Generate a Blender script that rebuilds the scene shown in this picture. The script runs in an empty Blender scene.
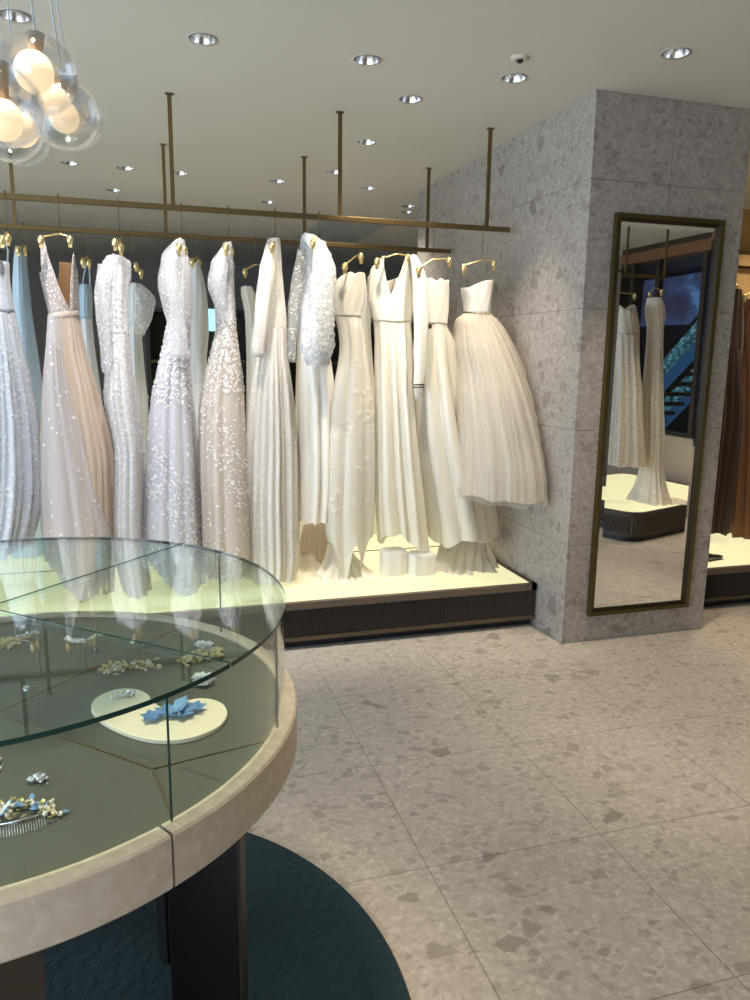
import bpy, bmesh, math, random
from math import sin, cos, tan, atan, atan2, pi, radians, sqrt, hypot
from mathutils import Vector, Matrix
R = random.Random(7)
SC = bpy.context.scene
COL = SC.collection

# ------------------------------------------------------------------ camera
FOC, EYE = 751.0, 1.50
yaw, pitch, roll = radians(16.9), atan(144.6/751), radians(0.78)
FW = Vector((sin(yaw)*cos(pitch), cos(yaw)*cos(pitch), -sin(pitch)))
_r = Vector((cos(yaw), -sin(yaw), 0)); _u = _r.cross(FW)
RT = _r*cos(roll)+_u*sin(roll); UP = -_r*sin(roll)+_u*cos(roll)
cam = bpy.data.cameras.new('camera'); co = bpy.data.objects.new('camera', cam); COL.objects.link(co)
cam.sensor_fit = 'VERTICAL'; cam.sensor_height = 36; cam.lens = 36*FOC/1000
cam.clip_start = .02
co.matrix_world = Matrix(((RT.x, UP.x, -FW.x, 0), (RT.y, UP.y, -FW.y, 0), (RT.z, UP.z, -FW.z, EYE), (0, 0, 0, 1)))
SC.camera = co
SC.view_settings.view_transform = 'Standard'; SC.view_settings.look = 'None'
SC.view_settings.exposure = 0.68; SC.view_settings.gamma = 1; SC.view_settings.use_curve_mapping = False

def on_y(x, y, Y):            # measure: the point of the vertical plane y = Y seen at photo point (x, y)
    d = FW+RT*((x-375)/FOC)-UP*((y-500)/FOC); d = d*(Y/d.y); return Vector((d.x, d.y, d.z+EYE))
def on_z(x, y, Z):
    d = FW+RT*((x-375)/FOC)-UP*((y-500)/FOC); d = d*((Z-EYE)/d.z); return Vector((d.x, d.y, Z))

# ------------------------------------------------------------------ materials
def nt(name):
    m = bpy.data.materials.new(name); m.use_nodes = True
    t = m.node_tree; b = t.nodes['Principled BSDF']; return m, t, b
def rgb(c): return (c[0], c[1], c[2], 1)
def L(*v):                    # sRGB 0-255 -> linear
    return tuple(((x/255)/12.92 if x/255 <= .04045 else ((x/255+.055)/1.055)**2.4) for x in v)
def plain(name, c, rough=.5, metal=0, **k):
    m, t, b = nt(name); b.inputs['Base Color'].default_value = rgb(c)
    b.inputs['Roughness'].default_value = rough; b.inputs['Metallic'].default_value = metal
    for kk, v in k.items(): b.inputs[kk].default_value = v
    n = t.nodes.new('ShaderNodeTexNoise'); n.inputs['Scale'].default_value = 30
    mr = t.nodes.new('ShaderNodeMapRange'); mr.inputs['To Min'].default_value = max(0, rough-.04); mr.inputs['To Max'].default_value = min(1, rough+.04)
    t.links.new(n.outputs['Fac'], mr.inputs['Value']); t.links.new(mr.outputs['Result'], b.inputs['Roughness'])
    return m
def emit(name, c, s):
    m, t, b = nt(name); b.inputs['Base Color'].default_value = rgb(c)
    b.inputs['Emission Color'].default_value = rgb(c); b.inputs['Emission Strength'].default_value = s; b.inputs['Roughness'].default_value = .5
    return m
def N(t, kind, **k):
    n = t.nodes.new(kind)
    for a, v in k.items():
        if a in n.inputs: n.inputs[a].default_value = v
        else: setattr(n, a, v)
    return n
def ramp(t, src, stops, interp='LINEAR'):
    r = t.nodes.new('ShaderNodeValToRGB'); r.color_ramp.interpolation = interp
    e = r.color_ramp.elements
    while len(e) < len(stops): e.new(.5)
    for i, (p, c) in enumerate(stops): e[i].position = p; e[i].color = rgb(c) if len(c) == 3 else c
    t.links.new(src, r.inputs[0]); return r.outputs[0]
def mixc(t, f, a, b, mode='MIX'):
    m = t.nodes.new('ShaderNodeMix'); m.data_type = 'RGBA'; m.blend_type = mode
    for s, v in ((0, f), (6, a), (7, b)):
        if isinstance(v, bpy.types.NodeSocket): t.links.new(v, m.inputs[s])
        else: m.inputs[s].default_value = v if s == 0 else (rgb(v) if len(v) == 3 else v)
    return m.outputs[2]
def mathn(t, op, a, b=0.0, c=None):
    m = t.nodes.new('ShaderNodeMath'); m.operation = op
    for s, v in ((0, a), (1, b), (2, c)):
        if v is None: continue
        if isinstance(v, bpy.types.NodeSocket): t.links.new(v, m.inputs[s])
        else: m.inputs[s].default_value = v
    return m.outputs[0]
def coords(t, scale=(1, 1, 1)):
    g = t.nodes.new('ShaderNodeNewGeometry'); mp = t.nodes.new('ShaderNodeMapping'); mp.inputs['Scale'].default_value = scale
    t.links.new(g.outputs['Position'], mp.inputs['Vector']); return mp.outputs[0]

def terrazzo(name, base, dark, light, joints, rough=.35, chips=1.0, spec=.5, lo=.88):
    """stone-chip composite with tile joints: joints = [(axis, offset, pitch)]"""
    m, t, b = nt(name)
    v = coords(t)
    wn = N(t, 'ShaderNodeTexNoise', Scale=9.0, Detail=3.0); t.links.new(v, wn.inputs['Vector'])
    sc = t.nodes.new('ShaderNodeVectorMath'); sc.operation = 'MULTIPLY_ADD'
    t.links.new(wn.outputs['Color'], sc.inputs[0]); sc.inputs[1].default_value = (.05, .05, .05); t.links.new(v, sc.inputs[2])
    w = sc.outputs[0]
    col = None
    # fine matrix
    n1 = N(t, 'ShaderNodeTexNoise', Scale=45.0, Detail=5.0); t.links.new(w, n1.inputs['Vector'])
    n0 = N(t, 'ShaderNodeTexNoise', Scale=3.0, Detail=4.0); t.links.new(v, n0.inputs['Vector'])
    c = ramp(t, n1.outputs['Fac'], [(.32, tuple(x*lo for x in base)), (.52, base), (.7, light)])
    # small and large chips
    for s, dens, colr, k in ((42, .30*chips, light, .40), (30, .24*chips, dark, .32), (15, .12*chips, dark, .42), (9, .04*chips, tuple(x*.88 for x in dark), .6)):
        vo = N(t, 'ShaderNodeTexVoronoi', Scale=float(s)); ve = N(t, 'ShaderNodeTexVoronoi', Scale=float(s)); ve.feature = 'DISTANCE_TO_EDGE'
        mp = t.nodes.new('ShaderNodeMapping'); mp.inputs['Scale'].default_value = (1, 1.35, 1.2); mp.inputs['Rotation'].default_value = (.3, .2, .6+s); t.links.new(w, mp.inputs['Vector'])
        t.links.new(mp.outputs[0], vo.inputs['Vector']); t.links.new(mp.outputs[0], ve.inputs['Vector'])
        rnd = t.nodes.new('ShaderNodeSeparateColor'); t.links.new(vo.outputs['Color'], rnd.inputs[0])
        pick = mathn(t, 'LESS_THAN', rnd.outputs[0], dens)
        thr = mathn(t, 'MULTIPLY_ADD', rnd.outputs[1], .16, .03)
        near = mathn(t, 'MULTIPLY', mathn(t, 'SUBTRACT', ve.outputs['Distance'], thr), 18.0); near.node.use_clamp = True
        f = mathn(t, 'MULTIPLY', pick, near)
        f = mathn(t, 'MULTIPLY', f, mathn(t, 'MULTIPLY_ADD', rnd.outputs[2], k, .25))
        c = mixc(t, f, c, colr)
    c = mixc(t, .16, c, mixc(t, 1.0, c, ramp(t, n0.outputs['Fac'], [(.3, (.7, .7, .7)), (.7, (1.2, 1.2, 1.2))]), 'MULTIPLY'))
    sep = t.nodes.new('ShaderNodeSeparateXYZ'); t.links.new(v, sep.inputs[0])
    jm = None
    for ax, off, pit in joints:
        q = mathn(t, 'SUBTRACT', sep.outputs[ax], off); q = mathn(t, 'DIVIDE', q, pit)
        q = mathn(t, 'FRACT', mathn(t, 'ADD', q, 100.5)); q = mathn(t, 'ABSOLUTE', mathn(t, 'SUBTRACT', q, .5))
        q = mathn(t, 'LESS_THAN', q, .0018/pit)
        jm = q if jm is None else mathn(t, 'MAXIMUM', jm, q)
    if jm is not None: c = mixc(t, mathn(t, 'MULTIPLY', jm, .6), c, (.09, .08, .07))
    t.links.new(c, b.inputs['Base Color'])
    rr = N(t, 'ShaderNodeMapRange', **{'To Min': rough-.06, 'To Max': rough+.1}); t.links.new(n1.outputs['Fac'], rr.inputs['Value'])
    t.links.new(rr.outputs['Result'], b.inputs['Roughness']); b.inputs['Specular IOR Level'].default_value = spec
    bp = N(t, 'ShaderNodeBump', Strength=.05, Distance=.002); t.links.new(n1.outputs['Fac'], bp.inputs['Height']); t.links.new(bp.outputs[0], b.inputs['Normal'])
    return m

def thin_glass(name, tint, rough=0.0, refl=1.0, ior=1.45):
    m = bpy.data.materials.new(name); m.use_nodes = True; t = m.node_tree; t.nodes.clear()
    o = t.nodes.new('ShaderNodeOutputMaterial'); tr = N(t, 'ShaderNodeBsdfTransparent', Color=rgb(tint))
    g = N(t, 'ShaderNodeBsdfGlossy', Roughness=rough, Color=(1, 1, 1, 1)); ge = t.nodes.new('ShaderNodeNewGeometry')
    dt = t.nodes.new('ShaderNodeVectorMath'); dt.operation = 'DOT_PRODUCT'; t.links.new(ge.outputs['Normal'], dt.inputs[0]); t.links.new(ge.outputs['Incoming'], dt.inputs[1])
    dd = mathn(t, 'ABSOLUTE', dt.outputs['Value']); dd = mathn(t, 'SUBTRACT', 1.0, dd); dd = mathn(t, 'POWER', dd, 5.0)   # reflectance of a clear pane, same from both sides
    f0 = ((ior-1)/(ior+1))**2; f = mathn(t, 'MULTIPLY', mathn(t, 'MULTIPLY_ADD', dd, 1-f0, f0), refl)
    mx = t.nodes.new('ShaderNodeMixShader'); t.links.new(f, mx.inputs[0]); t.links.new(tr.outputs[0], mx.inputs[1]); t.links.new(g.outputs[0], mx.inputs[2])
    t.links.new(mx.outputs[0], o.inputs[0]); return m

def cloth(name, c, rough=.55, transl=.25, sheen=.3, bump=None, alpha=None, pattern=None, coat=0, spec=.4, fine=True):
    """woven fabric: diffuse + some translucency; pattern = dict(kind, scale, c2, amount, holes)"""
    m, t, b = nt(name)
    out = t.nodes['Material Output']; v = coords(t)
    b.inputs['Roughness'].default_value = rough; b.inputs['Sheen Weight'].default_value = sheen; b.inputs['Specular IOR Level'].default_value = spec
    b.inputs['Coat Weight'].default_value = coat
    colr = c; hgt = None; mask = None
    if pattern:
        s = pattern['scale']
        wn = N(t, 'ShaderNodeTexNoise', Scale=s*.6, Detail=2.0); t.links.new(v, wn.inputs['Vector'])
        sc = t.nodes.new('ShaderNodeVectorMath'); sc.operation = 'MULTIPLY_ADD'
        t.links.new(wn.outputs['Color'], sc.inputs[0]); k = pattern.get('warp', .6)/s; sc.inputs[1].default_value = (k, k, k); t.links.new(v, sc.inputs[2])
        vo = N(t, 'ShaderNodeTexVoronoi', Scale=float(s)); vo.feature = 'DISTANCE_TO_EDGE' if pattern['kind'] == 'guipure' else 'F1'
        t.links.new(sc.outputs[0], vo.inputs['Vector'])
        if pattern['kind'] == 'guipure':      # cords around small holes
            mask = ramp(t, vo.outputs['Distance'], [(.05, (1, 1, 1)), (.16, (.15, .15, .15)), (.3, (.75, .75, .75))])
        elif pattern['kind'] == 'floral':
            nn = N(t, 'ShaderNodeTexNoise', Scale=s*.35, Detail=3.0); t.links.new(v, nn.inputs['Vector'])
            a = ramp(t, vo.outputs['Distance'], [(.25, (1, 1, 1)), (.5, (0, 0, 0))]); bb = ramp(t, nn.outputs['Fac'], [(.46, (0, 0, 0)), (.56, (1, 1, 1))])
            mask = mixc(t, 1.0, a, bb, 'MULTIPLY')
        else:                                 # beads
            mask = ramp(t, vo.outputs['Distance'], [(.2, (1, 1, 1)), (.45, (0, 0, 0))])
        colr = mixc(t, mask, c, pattern['c2'])
        hgt = mask
    if isinstance(colr, bpy.types.NodeSocket): t.links.new(colr, b.inputs['Base Color'])
    else: b.inputs['Base Color'].default_value = rgb(colr)
    bn = N(t, 'ShaderNodeTexNoise', Scale=14.0, Detail=4.0, Distortion=.4); t.links.new(v, bn.inputs['Vector'])
    bp = N(t, 'ShaderNodeBump', Strength=bump if bump else .12, Distance=.01); t.links.new(bn.outputs['Fac'], bp.inputs['Height'])
    mp_ = t.nodes.new('ShaderNodeMapping'); mp_.inputs['Scale'].default_value = (1, 1, .10); t.links.new(v, mp_.inputs['Vector'])
    ln = N(t, 'ShaderNodeTexNoise', Scale=38.0, Detail=3.0, Distortion=.3); t.links.new(mp_.outputs[0], ln.inputs['Vector'])
    bl_ = N(t, 'ShaderNodeBump', Strength=.55, Distance=.012); t.links.new(ln.outputs['Fac'], bl_.inputs['Height']); t.links.new(bp.outputs[0], bl_.inputs['Normal'])
    bp = bl_; last = bp
    if hgt is not None:
        b2 = N(t, 'ShaderNodeBump', Strength=.6, Distance=.004); t.links.new(hgt, b2.inputs['Height']); t.links.new(bp.outputs[0], b2.inputs['Normal']); last = b2
    t.links.new(last.outputs[0], b.inputs['Normal'])
    sh = b.outputs[0]
    if transl:
        tl = N(t, 'ShaderNodeBsdfTranslucent', Color=rgb(c))
        mx = t.nodes.new('ShaderNodeMixShader'); mx.inputs[0].default_value = transl
        t.links.new(sh, mx.inputs[1]); t.links.new(tl.outputs[0], mx.inputs[2]); sh = mx.outputs[0]
    if alpha is not None:
        tr = t.nodes.new('ShaderNodeBsdfTransparent'); mx = t.nodes.new('ShaderNodeMixShader')
        if mask is not None:
            mr = N(t, 'ShaderNodeMapRange', **{'To Min': alpha, 'To Max': 1.0}); t.links.new(mask, mr.inputs['Value']); t.links.new(mr.outputs[0], mx.inputs[0])
        else: mx.inputs[0].default_value = alpha
        t.links.new(tr.outputs[0], mx.inputs[1]); t.links.new(sh, mx.inputs[2]); sh = mx.outputs[0]
    t.links.new(sh, out.inputs[0]); return m

M = {}
M['floor'] = terrazzo('terrazzo_floor', L(184, 176, 166), L(140, 130, 120), L(202, 195, 186), [(0, .745, .592), (1, 1.272, .588)], rough=.36)
M['stone'] = terrazzo('stone_cladding', L(163, 155, 149), L(126, 117, 111), L(178, 171, 165), [(2, .54, .60), (0, 2.51, .60), (1, 3.87, .60)], rough=.5, chips=1.3, spec=.35)
M['ceiling'] = plain('ceiling_paint', L(210, 209, 202), .9)
M['backwall'] = plain('dark_grey_wall', L(128, 124, 120), .8)
M['ochre'] = plain('ochre_wall_panel', L(186, 156, 104), .6)
M['sidewall'] = plain('warm_grey_plaster', L(170, 162, 152), .85)
M['brass'] = plain('brushed_brass', L(122, 103, 70), .45, .9)
M['gold'] = plain('polished_gold', L(228, 206, 150), .3, .9)
M['bronze'] = plain('dark_bronze', L(104, 90, 52), .38, .8)
M['pbrown'] = plain('platform_dark_metal', L(72, 65, 60), .5, .3)
M['pkick'] = plain('platform_kick', L(20, 22, 28), .5)
M['legdark'] = plain('counter_leg_black', L(18, 17, 18), .4)
M['legbrown'] = plain('counter_leg_bronze', L(62, 50, 42), .45, .3)
M['rug'] = cloth('teal_rug_pile', L(17, 44, 52), .95, 0, .1, bump=.04)
M['deck'] = plain('green_leather_deck', L(80, 84, 72), .7)
M['glass'] = thin_glass('counter_glass', (.965, .985, .975))
M['topglass'] = thin_glass('counter_top_glass', (.89, .96, .96))
M['globe'] = thin_glass('pendant_clear_glass', (.94, .95, .96), refl=1.0, ior=1.85)
M['gedge'] = plain('glass_edge_green', L(22, 60, 52), .1, 0)
M['crystal'] = plain('clear_crystal', (.8, .83, .88), .08, .6)
M['pearl'] = plain('pearl', L(240, 232, 220), .2)
M['silver'] = plain('silver', (.8, .8, .82), .2, 1)
M['blueleaf'] = plain('blue_enamel', L(120, 160, 205), .3, .2)
M['lightpan'] = emit('lit_platform_panel', (.99, .92, .53), .50)
M['lightpan'].node_tree.nodes['Principled BSDF'].inputs['Base Color'].default_value = (.32, .33, .20, 1)
M['bulb'] = emit('milk_glass_bulb', (1.0, .74, .46), .72)
M['lens'] = emit('downlight_lens', (1.0, .93, .82), 5)
M['lensoff'] = plain('downlight_lens_grey', L(190, 195, 205), .2, .4)
M['chrome'] = plain('downlight_chrome', (.75, .75, .76), .2, 1)
M['trim'] = plain('downlight_trim', L(205, 200, 192), .6)
M['black'] = plain('black', (.01, .01, .01), .5)
M['mirror'] = plain('mirror_silver', (.93, .94, .94), 0.0, 1.0)
t_ = M['mirror'].node_tree
for l in list(t_.links):
    if l.to_socket.name == 'Roughness': t_.links.remove(l)
t_.nodes['Principled BSDF'].inputs['Roughness'].default_value = 0
IV = (.80, .765, .69); WH = (.80, .80, .81)
M['satin'] = cloth('ivory_satin', (.84, .80, .71), .27, .18, .2, bump=.25, spec=.5, coat=.35)
M['mikado'] = cloth('ivory_mikado', (.85, .82, .76), .32, .15, .2, bump=.2, spec=.5, coat=.3)
M['whitesatin'] = cloth('cool_white_satin', (.78, .79, .80), .35, .2, .2, bump=.2)
M['bluesatin'] = cloth('pale_blue_satin', (.50, .64, .76), .36, .2, .2, bump=.2)
M['warmnet'] = cloth('ivory_net', (.78, .74, .72), .7, .35, .3, alpha=.6)
M['tulle'] = cloth('ivory_tulle', (.80, .75, .67), .8, .4, .3, alpha=.62)
M['tulle_in'] = cloth('ivory_tulle_lining', (.80, .74, .65), .8, .35, .3)
M['greytulle'] = cloth('silver_tulle', (.74, .73, .77), .7, .35, .3, alpha=.55)
M['blush'] = cloth('blush_lining', (.66, .54, .44), .6, .25, .3)
M['lace'] = cloth('white_lace', (.72, .70, .70), .6, .25, .3, pattern=dict(kind='floral', scale=75, c2=(.89, .89, .91)))
M['sheer'] = cloth('sheer_net', (.76, .76, .77), .6, .3, .3, alpha=.38, pattern=dict(kind='floral', scale=70, c2=(.9, .9, .88)))
M['laceblue'] = cloth('silver_blue_lace', (.64, .69, .78), .6, .25, .3, pattern=dict(kind='floral', scale=55, c2=(.86, .9, .95)))
M['lining'] = cloth('nude_lining', (.70, .60, .48), .6, .25, .2)
M['guipure'] = cloth('guipure_lace', (.70, .64, .56), .6, .2, .2, pattern=dict(kind='guipure', scale=48, c2=(.86, .84, .80), warp=.5))
M['guipure2'] = cloth('large_guipure_lace', (.60, .52, .42), .6, .2, .2, pattern=dict(kind='guipure', scale=30, c2=(.88, .85, .78), warp=.5))
M['rosette'] = cloth('rosette_lace', (.46, .46, .48), .6, .2, .2, pattern=dict(kind='guipure', scale=42, c2=(.90, .89, .88), warp=.5))
M['brocade'] = cloth('ivory_brocade', (.74, .71, .64), .42, .2, .2, pattern=dict(kind='floral', scale=26, c2=(.84, .80, .72)))
M['beads'] = cloth('silver_beading', (.40, .33, .30), .35, .1, 0, pattern=dict(kind='bead', scale=95, c2=(.85, .84, .84), warp=.4))
M['petal'] = cloth('white_petals', (.88, .87, .88), .6, .35, .2)
M['brown'] = cloth('bronze_satin', L(118, 80, 50), .4, .2, .2, bump=.2)
M['darkbrown'] = cloth('dark_brown_satin', L(52, 32, 25), .4, .1, .2, bump=.2)
M['shoe'] = plain('black_leather', (.02, .018, .016), .3)

# ------------------------------------------------------------------ mesh helpers
class MB:
    def __init__(s): s.v = []; s.f = []; s.m = []; s.cur = 0
    def add(s, vs, fs):
        b = len(s.v); s.v += [tuple(p) for p in vs]; s.f += [tuple(i+b for i in f) for f in fs]; s.m += [s.cur]*len(fs)
    def box(s, x0, x1, y0, y1, z0, z1):
        s.add([(x0, y0, z0), (x1, y0, z0), (x1, y1, z0), (x0, y1, z0), (x0, y0, z1), (x1, y0, z1), (x1, y1, z1), (x0, y1, z1)],
              [(0, 3, 2, 1), (4, 5, 6, 7), (0, 1, 5, 4), (1, 2, 6, 5), (2, 3, 7, 6), (3, 0, 4, 7)])
    def obox(s, c, ax, ay, az):        # oriented box: centre and three half axis vectors
        c = Vector(c); ax = Vector(ax); ay = Vector(ay); az = Vector(az)
        vs = [c+ax*i+ay*j+az*k for k in (-1, 1) for (i, j) in ((-1, -1), (1, -1), (1, 1), (-1, 1))]
        s.add(vs, [(0, 3, 2, 1), (4, 5, 6, 7), (0, 1, 5, 4), (1, 2, 6, 5), (2, 3, 7, 6), (3, 0, 4, 7)])
    def tube(s, pts, r, n=10, cap=True, flat=1.0, side=None):
        pts = [Vector(p) for p in pts]; rr = r if isinstance(r, (list, tuple)) else [r]*len(pts)
        vs = []; prev = side and Vector(side)
        for i, p in enumerate(pts):
            d = (pts[min(i+1, len(pts)-1)]-pts[max(i-1, 0)]); d = d.normalized() if d.length > 1e-9 else Vector((0, 0, 1))
            if prev is None: prev = Vector((1, 0, 0)) if abs(d.x) < .8 else Vector((0, 1, 0))
            u = (prev-d*prev.dot(d)); u = u.normalized() if u.length > 1e-6 else d.orthogonal().normalized(); w = d.cross(u); prev = u
            for k in range(n):
                a = 2*pi*k/n; vs.append(p+u*(cos(a)*rr[i])+w*(sin(a)*rr[i]*flat))
        fs = [(i*n+k, i*n+(k+1) % n, (i+1)*n+(k+1) % n, (i+1)*n+k) for i in range(len(pts)-1) for k in range(n)]
        if cap: fs += [tuple(range(n-1, -1, -1)), tuple((len(pts)-1)*n+k for k in range(n))]
        s.add(vs, fs)
    def lathe(s, prof, n=48, c=(0, 0, 0), a0=0, a1=2*pi, closed=False):
        full = abs(a1-a0-2*pi) < 1e-6; m = n if full else n+1; vs = []
        for (r, z) in prof:
            for k in range(m):
                a = a0+(a1-a0)*k/n; vs.append((c[0]+r*cos(a), c[1]+r*sin(a), c[2]+z))
        fs = []; P = len(prof)
        for i in range(P if closed else P-1):
            j = (i+1) % P
            for k in range(n):
                q = (k+1) % m if full else k+1; fs.append((i*m+k, i*m+q, j*m+q, j*m+k))
        if not full and closed: fs += [tuple(i*m for i in range(P-1, -1, -1)), tuple(i*m+m-1 for i in range(P))]
        s.add(vs, fs)
    def ball(s, c, r, n=10, sx=1, sy=1, sz=1):
        h = max(4, n//2); c = Vector(c); vs = [c+Vector((0, 0, r*sz))]
        for i in range(1, h):
            th = pi*i/h
            for k in range(n): vs.append(c+Vector((r*sx*sin(th)*cos(2*pi*k/n), r*sy*sin(th)*sin(2*pi*k/n), r*sz*cos(th))))
        vs.append(c-Vector((0, 0, r*sz))); e = len(vs)-1
        fs = [(0, 1+k, 1+(k+1) % n) for k in range(n)]
        for i in range(h-2):
            for k in range(n): fs.append((1+i*n+k, 1+(i+1)*n+k, 1+(i+1)*n+(k+1) % n, 1+i*n+(k+1) % n))
        fs += [(e, 1+(h-2)*n+(k+1) % n, 1+(h-2)*n+k) for k in range(n)]
        s.add(vs, fs)
    def prism(s, outline, z0, z1):
        n = len(outline); s.add([(x, y, z0) for x, y in outline]+[(x, y, z1) for x, y in outline],
              [tuple(range(n-1, -1, -1)), tuple(range(n, 2*n))]+[(k, (k+1) % n, n+(k+1) % n, n+k) for k in range(n)])
    def build(s, name, mats, parent=None, smooth=False, bevel=0, solid=0, sub=0, origin=None, fix=True):
        me = bpy.data.meshes.new(name)
        o_ = Vector(origin) if origin is not None else Vector((0, 0, 0))
        if origin is None and parent is None and s.v:
            xs, ys, zs = zip(*s.v); o_ = Vector(((min(xs)+max(xs))/2, (min(ys)+max(ys))/2, min(zs)))
        if parent is not None: o_ = parent.get('_w') and Vector(parent['_w']) or Vector((0, 0, 0))
        me.from_pydata([(x-o_.x, y-o_.y, z-o_.z) for x, y, z in s.v], [], s.f); me.update()
        for m in (mats if isinstance(mats, (list, tuple)) else [mats]): me.materials.append(m)
        for p, mi in zip(me.polygons, s.m): p.material_index = mi
        if fix:
            bm = bmesh.new(); bm.from_mesh(me); bmesh.ops.recalc_face_normals(bm, faces=bm.faces); bm.to_mesh(me); bm.free()
        if smooth: me.shade_smooth() if smooth is True else me.shade_smooth()
        o = bpy.data.objects.new(name, me); COL.objects.link(o)
        if parent is not None: o.parent = parent; o['_w'] = tuple(o_)
        else: o.location = o_
        if smooth == 'auto':
            try: me.set_sharp_from_angle(angle=radians(35))
            except Exception: pass
        if bevel:
            b = o.modifiers.new('bevel', 'BEVEL'); b.width = bevel; b.segments = 2; b.limit_method = 'ANGLE'
        if solid:
            q = o.modifiers.new('solid', 'SOLIDIFY'); q.thickness = solid; q.offset = 0
        if sub:
            q = o.modifiers.new('sub', 'SUBSURF'); q.levels = sub; q.render_levels = sub
        return o
def tag(o, label=None, cat=None, group=None, kind=None):
    for k, v in (('label', label), ('category', cat), ('group', group), ('kind', kind)):
        if v: o[k] = v
    return o
def thing(name, label, cat, loc, group=None):
    o = bpy.data.objects.new(name, None); COL.objects.link(o); o.location = loc; o.empty_display_size = .05
    o['_w'] = tuple(loc); return tag(o, label, cat, group)
def struct(mb, name, mat, **k):
    return tag(mb.build(name, mat, **k), kind='structure')

# ------------------------------------------------------------------ room shell
CH = 2.73
X0, X1, Y0, Y1 = -4.6, 5.35, -2.2, 10.95
m = MB(); m.box(X0-.2, 9.6, -8, Y1+.2, -.12, 0); struct(m, 'floor', M['floor'])
DL = [  # photo-measured recessed lights: x, y, on, aim (None: no lamp lit), label
 (.275, 3.352, 1, (.35, 4.1, .9), 'recessed chrome downlight right of the pendant, leftmost bright one in the near row'),
 (.955, 3.348, 1, (1.0, 4.1, .9), 'recessed chrome downlight second in the near row, above the middle gowns'),
 (1.638, 3.335, 1, (1.65, 4.1, .9), 'recessed chrome downlight in the near row beside the small dark ceiling sensor'),
 (2.131, 2.867, 1, (2.35, 2.75, 0), 'recessed chrome downlight in front of the stone column and mirror'),
 (-.412, 3.366, 1, (-.3, 4.1, .9), 'recessed chrome downlight behind the pendant cords'),
 (1.291, 3.754, 1, (1.35, 4.3, .6), 'smaller recessed downlight just in front of the gowns, between two rail rods'),
 (1.297, 4.549, 1, (1.3, 4.9, .5), 'recessed downlight right of the middle front rail rod'),
 (1.294, 5.331, 1, (1.3, 5.2, .3), 'recessed downlight left beside the middle front rail rod, behind it'),
 (.970, 5.739, 1, None, 'recessed downlight left of the middle back rail rod'),
 (1.026, 6.526, 0, None, 'faint recessed downlight below the one left of the middle back rod'),
 (1.653, 5.731, 1, None, 'recessed downlight between the middle front rod and right back rod'),
 (2.160, 6.274, 1, None, 'tiny recessed downlight nearer to us of the pair beside the column edge'),
 (2.239, 6.529, 1, None, 'tiny recessed downlight farther away of the pair beside the column edge'),
 (-.182, 6.491, 1, None, 'far recessed downlight lowest in view left of the two left rail rods'),
 (-.429, 5.698, 0, None, 'dim recessed downlight just below the pendant globes'),
 (-.075, 5.713, 0, None, 'dim recessed downlight left of the back rail rod'),
 (.282, 5.733, 1, None, 'recessed downlight right beside the left front rail rod'),
]
m = MB(); m.box(X0-.2, X1+.2, Y0-.1, Y1+.2, CH, CH+.16)
ceil = m.build('ceiling', M['ceiling']); tag(ceil, kind='structure')
cut = MB()
for (x, y, *_r2) in DL: cut.lathe([(0, -.02), (.052, -.02), (.052, .085), (0, .085)], 32, (x, y, CH))
cu = cut.build('cutter', M['ceiling'])
bm = bmesh.new(); bm.from_mesh(cu.data); bmesh.ops.remove_doubles(bm, verts=bm.verts, dist=1e-5); bmesh.ops.recalc_face_normals(bm, faces=bm.faces); bm.to_mesh(cu.data); bm.free()
bo = ceil.modifiers.new('holes', 'BOOLEAN'); bo.operation = 'DIFFERENCE'; bo.solver = 'EXACT'; bo.object = cu
bpy.context.view_layer.update()
me2 = bpy.data.meshes.new_from_object(ceil.evaluated_get(bpy.context.evaluated_depsgraph_get()))
ceil.modifiers.clear(); ceil.data = me2; me2.materials.clear(); me2.materials.append(M['ceiling'])
bpy.data.objects.remove(cu)

# stone column
m = MB(); m.box(2.065, 2.965, 3.34, 5.75, 0, CH); col = struct(m, 'pillar', M['stone'], bevel=.004)
# back wall, dark
m = MB(); m.box(X0, 2.965, Y1, Y1+.15, 0, CH); struct(m, 'wall_back', M['backwall'])
m = MB(); m.box(2.965, X1, 5.4, 5.55, 0, 2.26); m.box(2.965, X1, 5.34, 5.55, 2.275, 2.40); m.box(2.965, X1, 5.4, 5.55, 2.415, CH)
struct(m, 'wall_rear_right', M['ochre'])
m = MB(); m.box(X1, X1+.15, 2.6, 5.55, 0, CH); struct(m, 'wall_right', M['sidewall'])
m = MB(); m.box(5.0, 5.15, 5.55, Y1, 0, CH); m.box(2.965, 5.15, Y1, Y1+.15, 0, CH); struct(m, 'wall_rear_side', M['backwall'])
m = MB(); m.box(X1, X1+.12, Y0, 2.6, 0, .70); struct(m, 'wall_low_right', plain('beige_low_wall_right', L(176, 160, 142), .7))
m = MB(); m.box(X1-.02, X1+.16, Y0, 2.6, 2.56, 2.67)
w3 = struct(m, 'trim_1', plain('wood_cornice', L(120, 84, 56), .5))
m = MB(); m.box(X1, X1+.14, Y0, 2.6, 2.6702, CH); m.box(X1-.01, X1+.14, Y0, 2.6, .7002, .73)
for yy in (-1.75, -1.0, -.55, .18, .9, 1.7, 2.56): m.box(X1, X1+.06, yy-.03, yy+.03, .73, 2.56)
w4 = struct(m, 'window_3', plain('bronze_shop_window_frame', L(84, 76, 66), .35, .6))
m = MB(); m.box(X1+.026, X1+.034, Y0, 2.6, .73, 2.56); g = m.build('glass_pane', M['glass']); g.parent = w4; g.location = g.location-w4.location
m = MB(); m.box(X0-.15, X0, 5.0, Y1, 0, CH); struct(m, 'wall_left', M['sidewall'])
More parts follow.
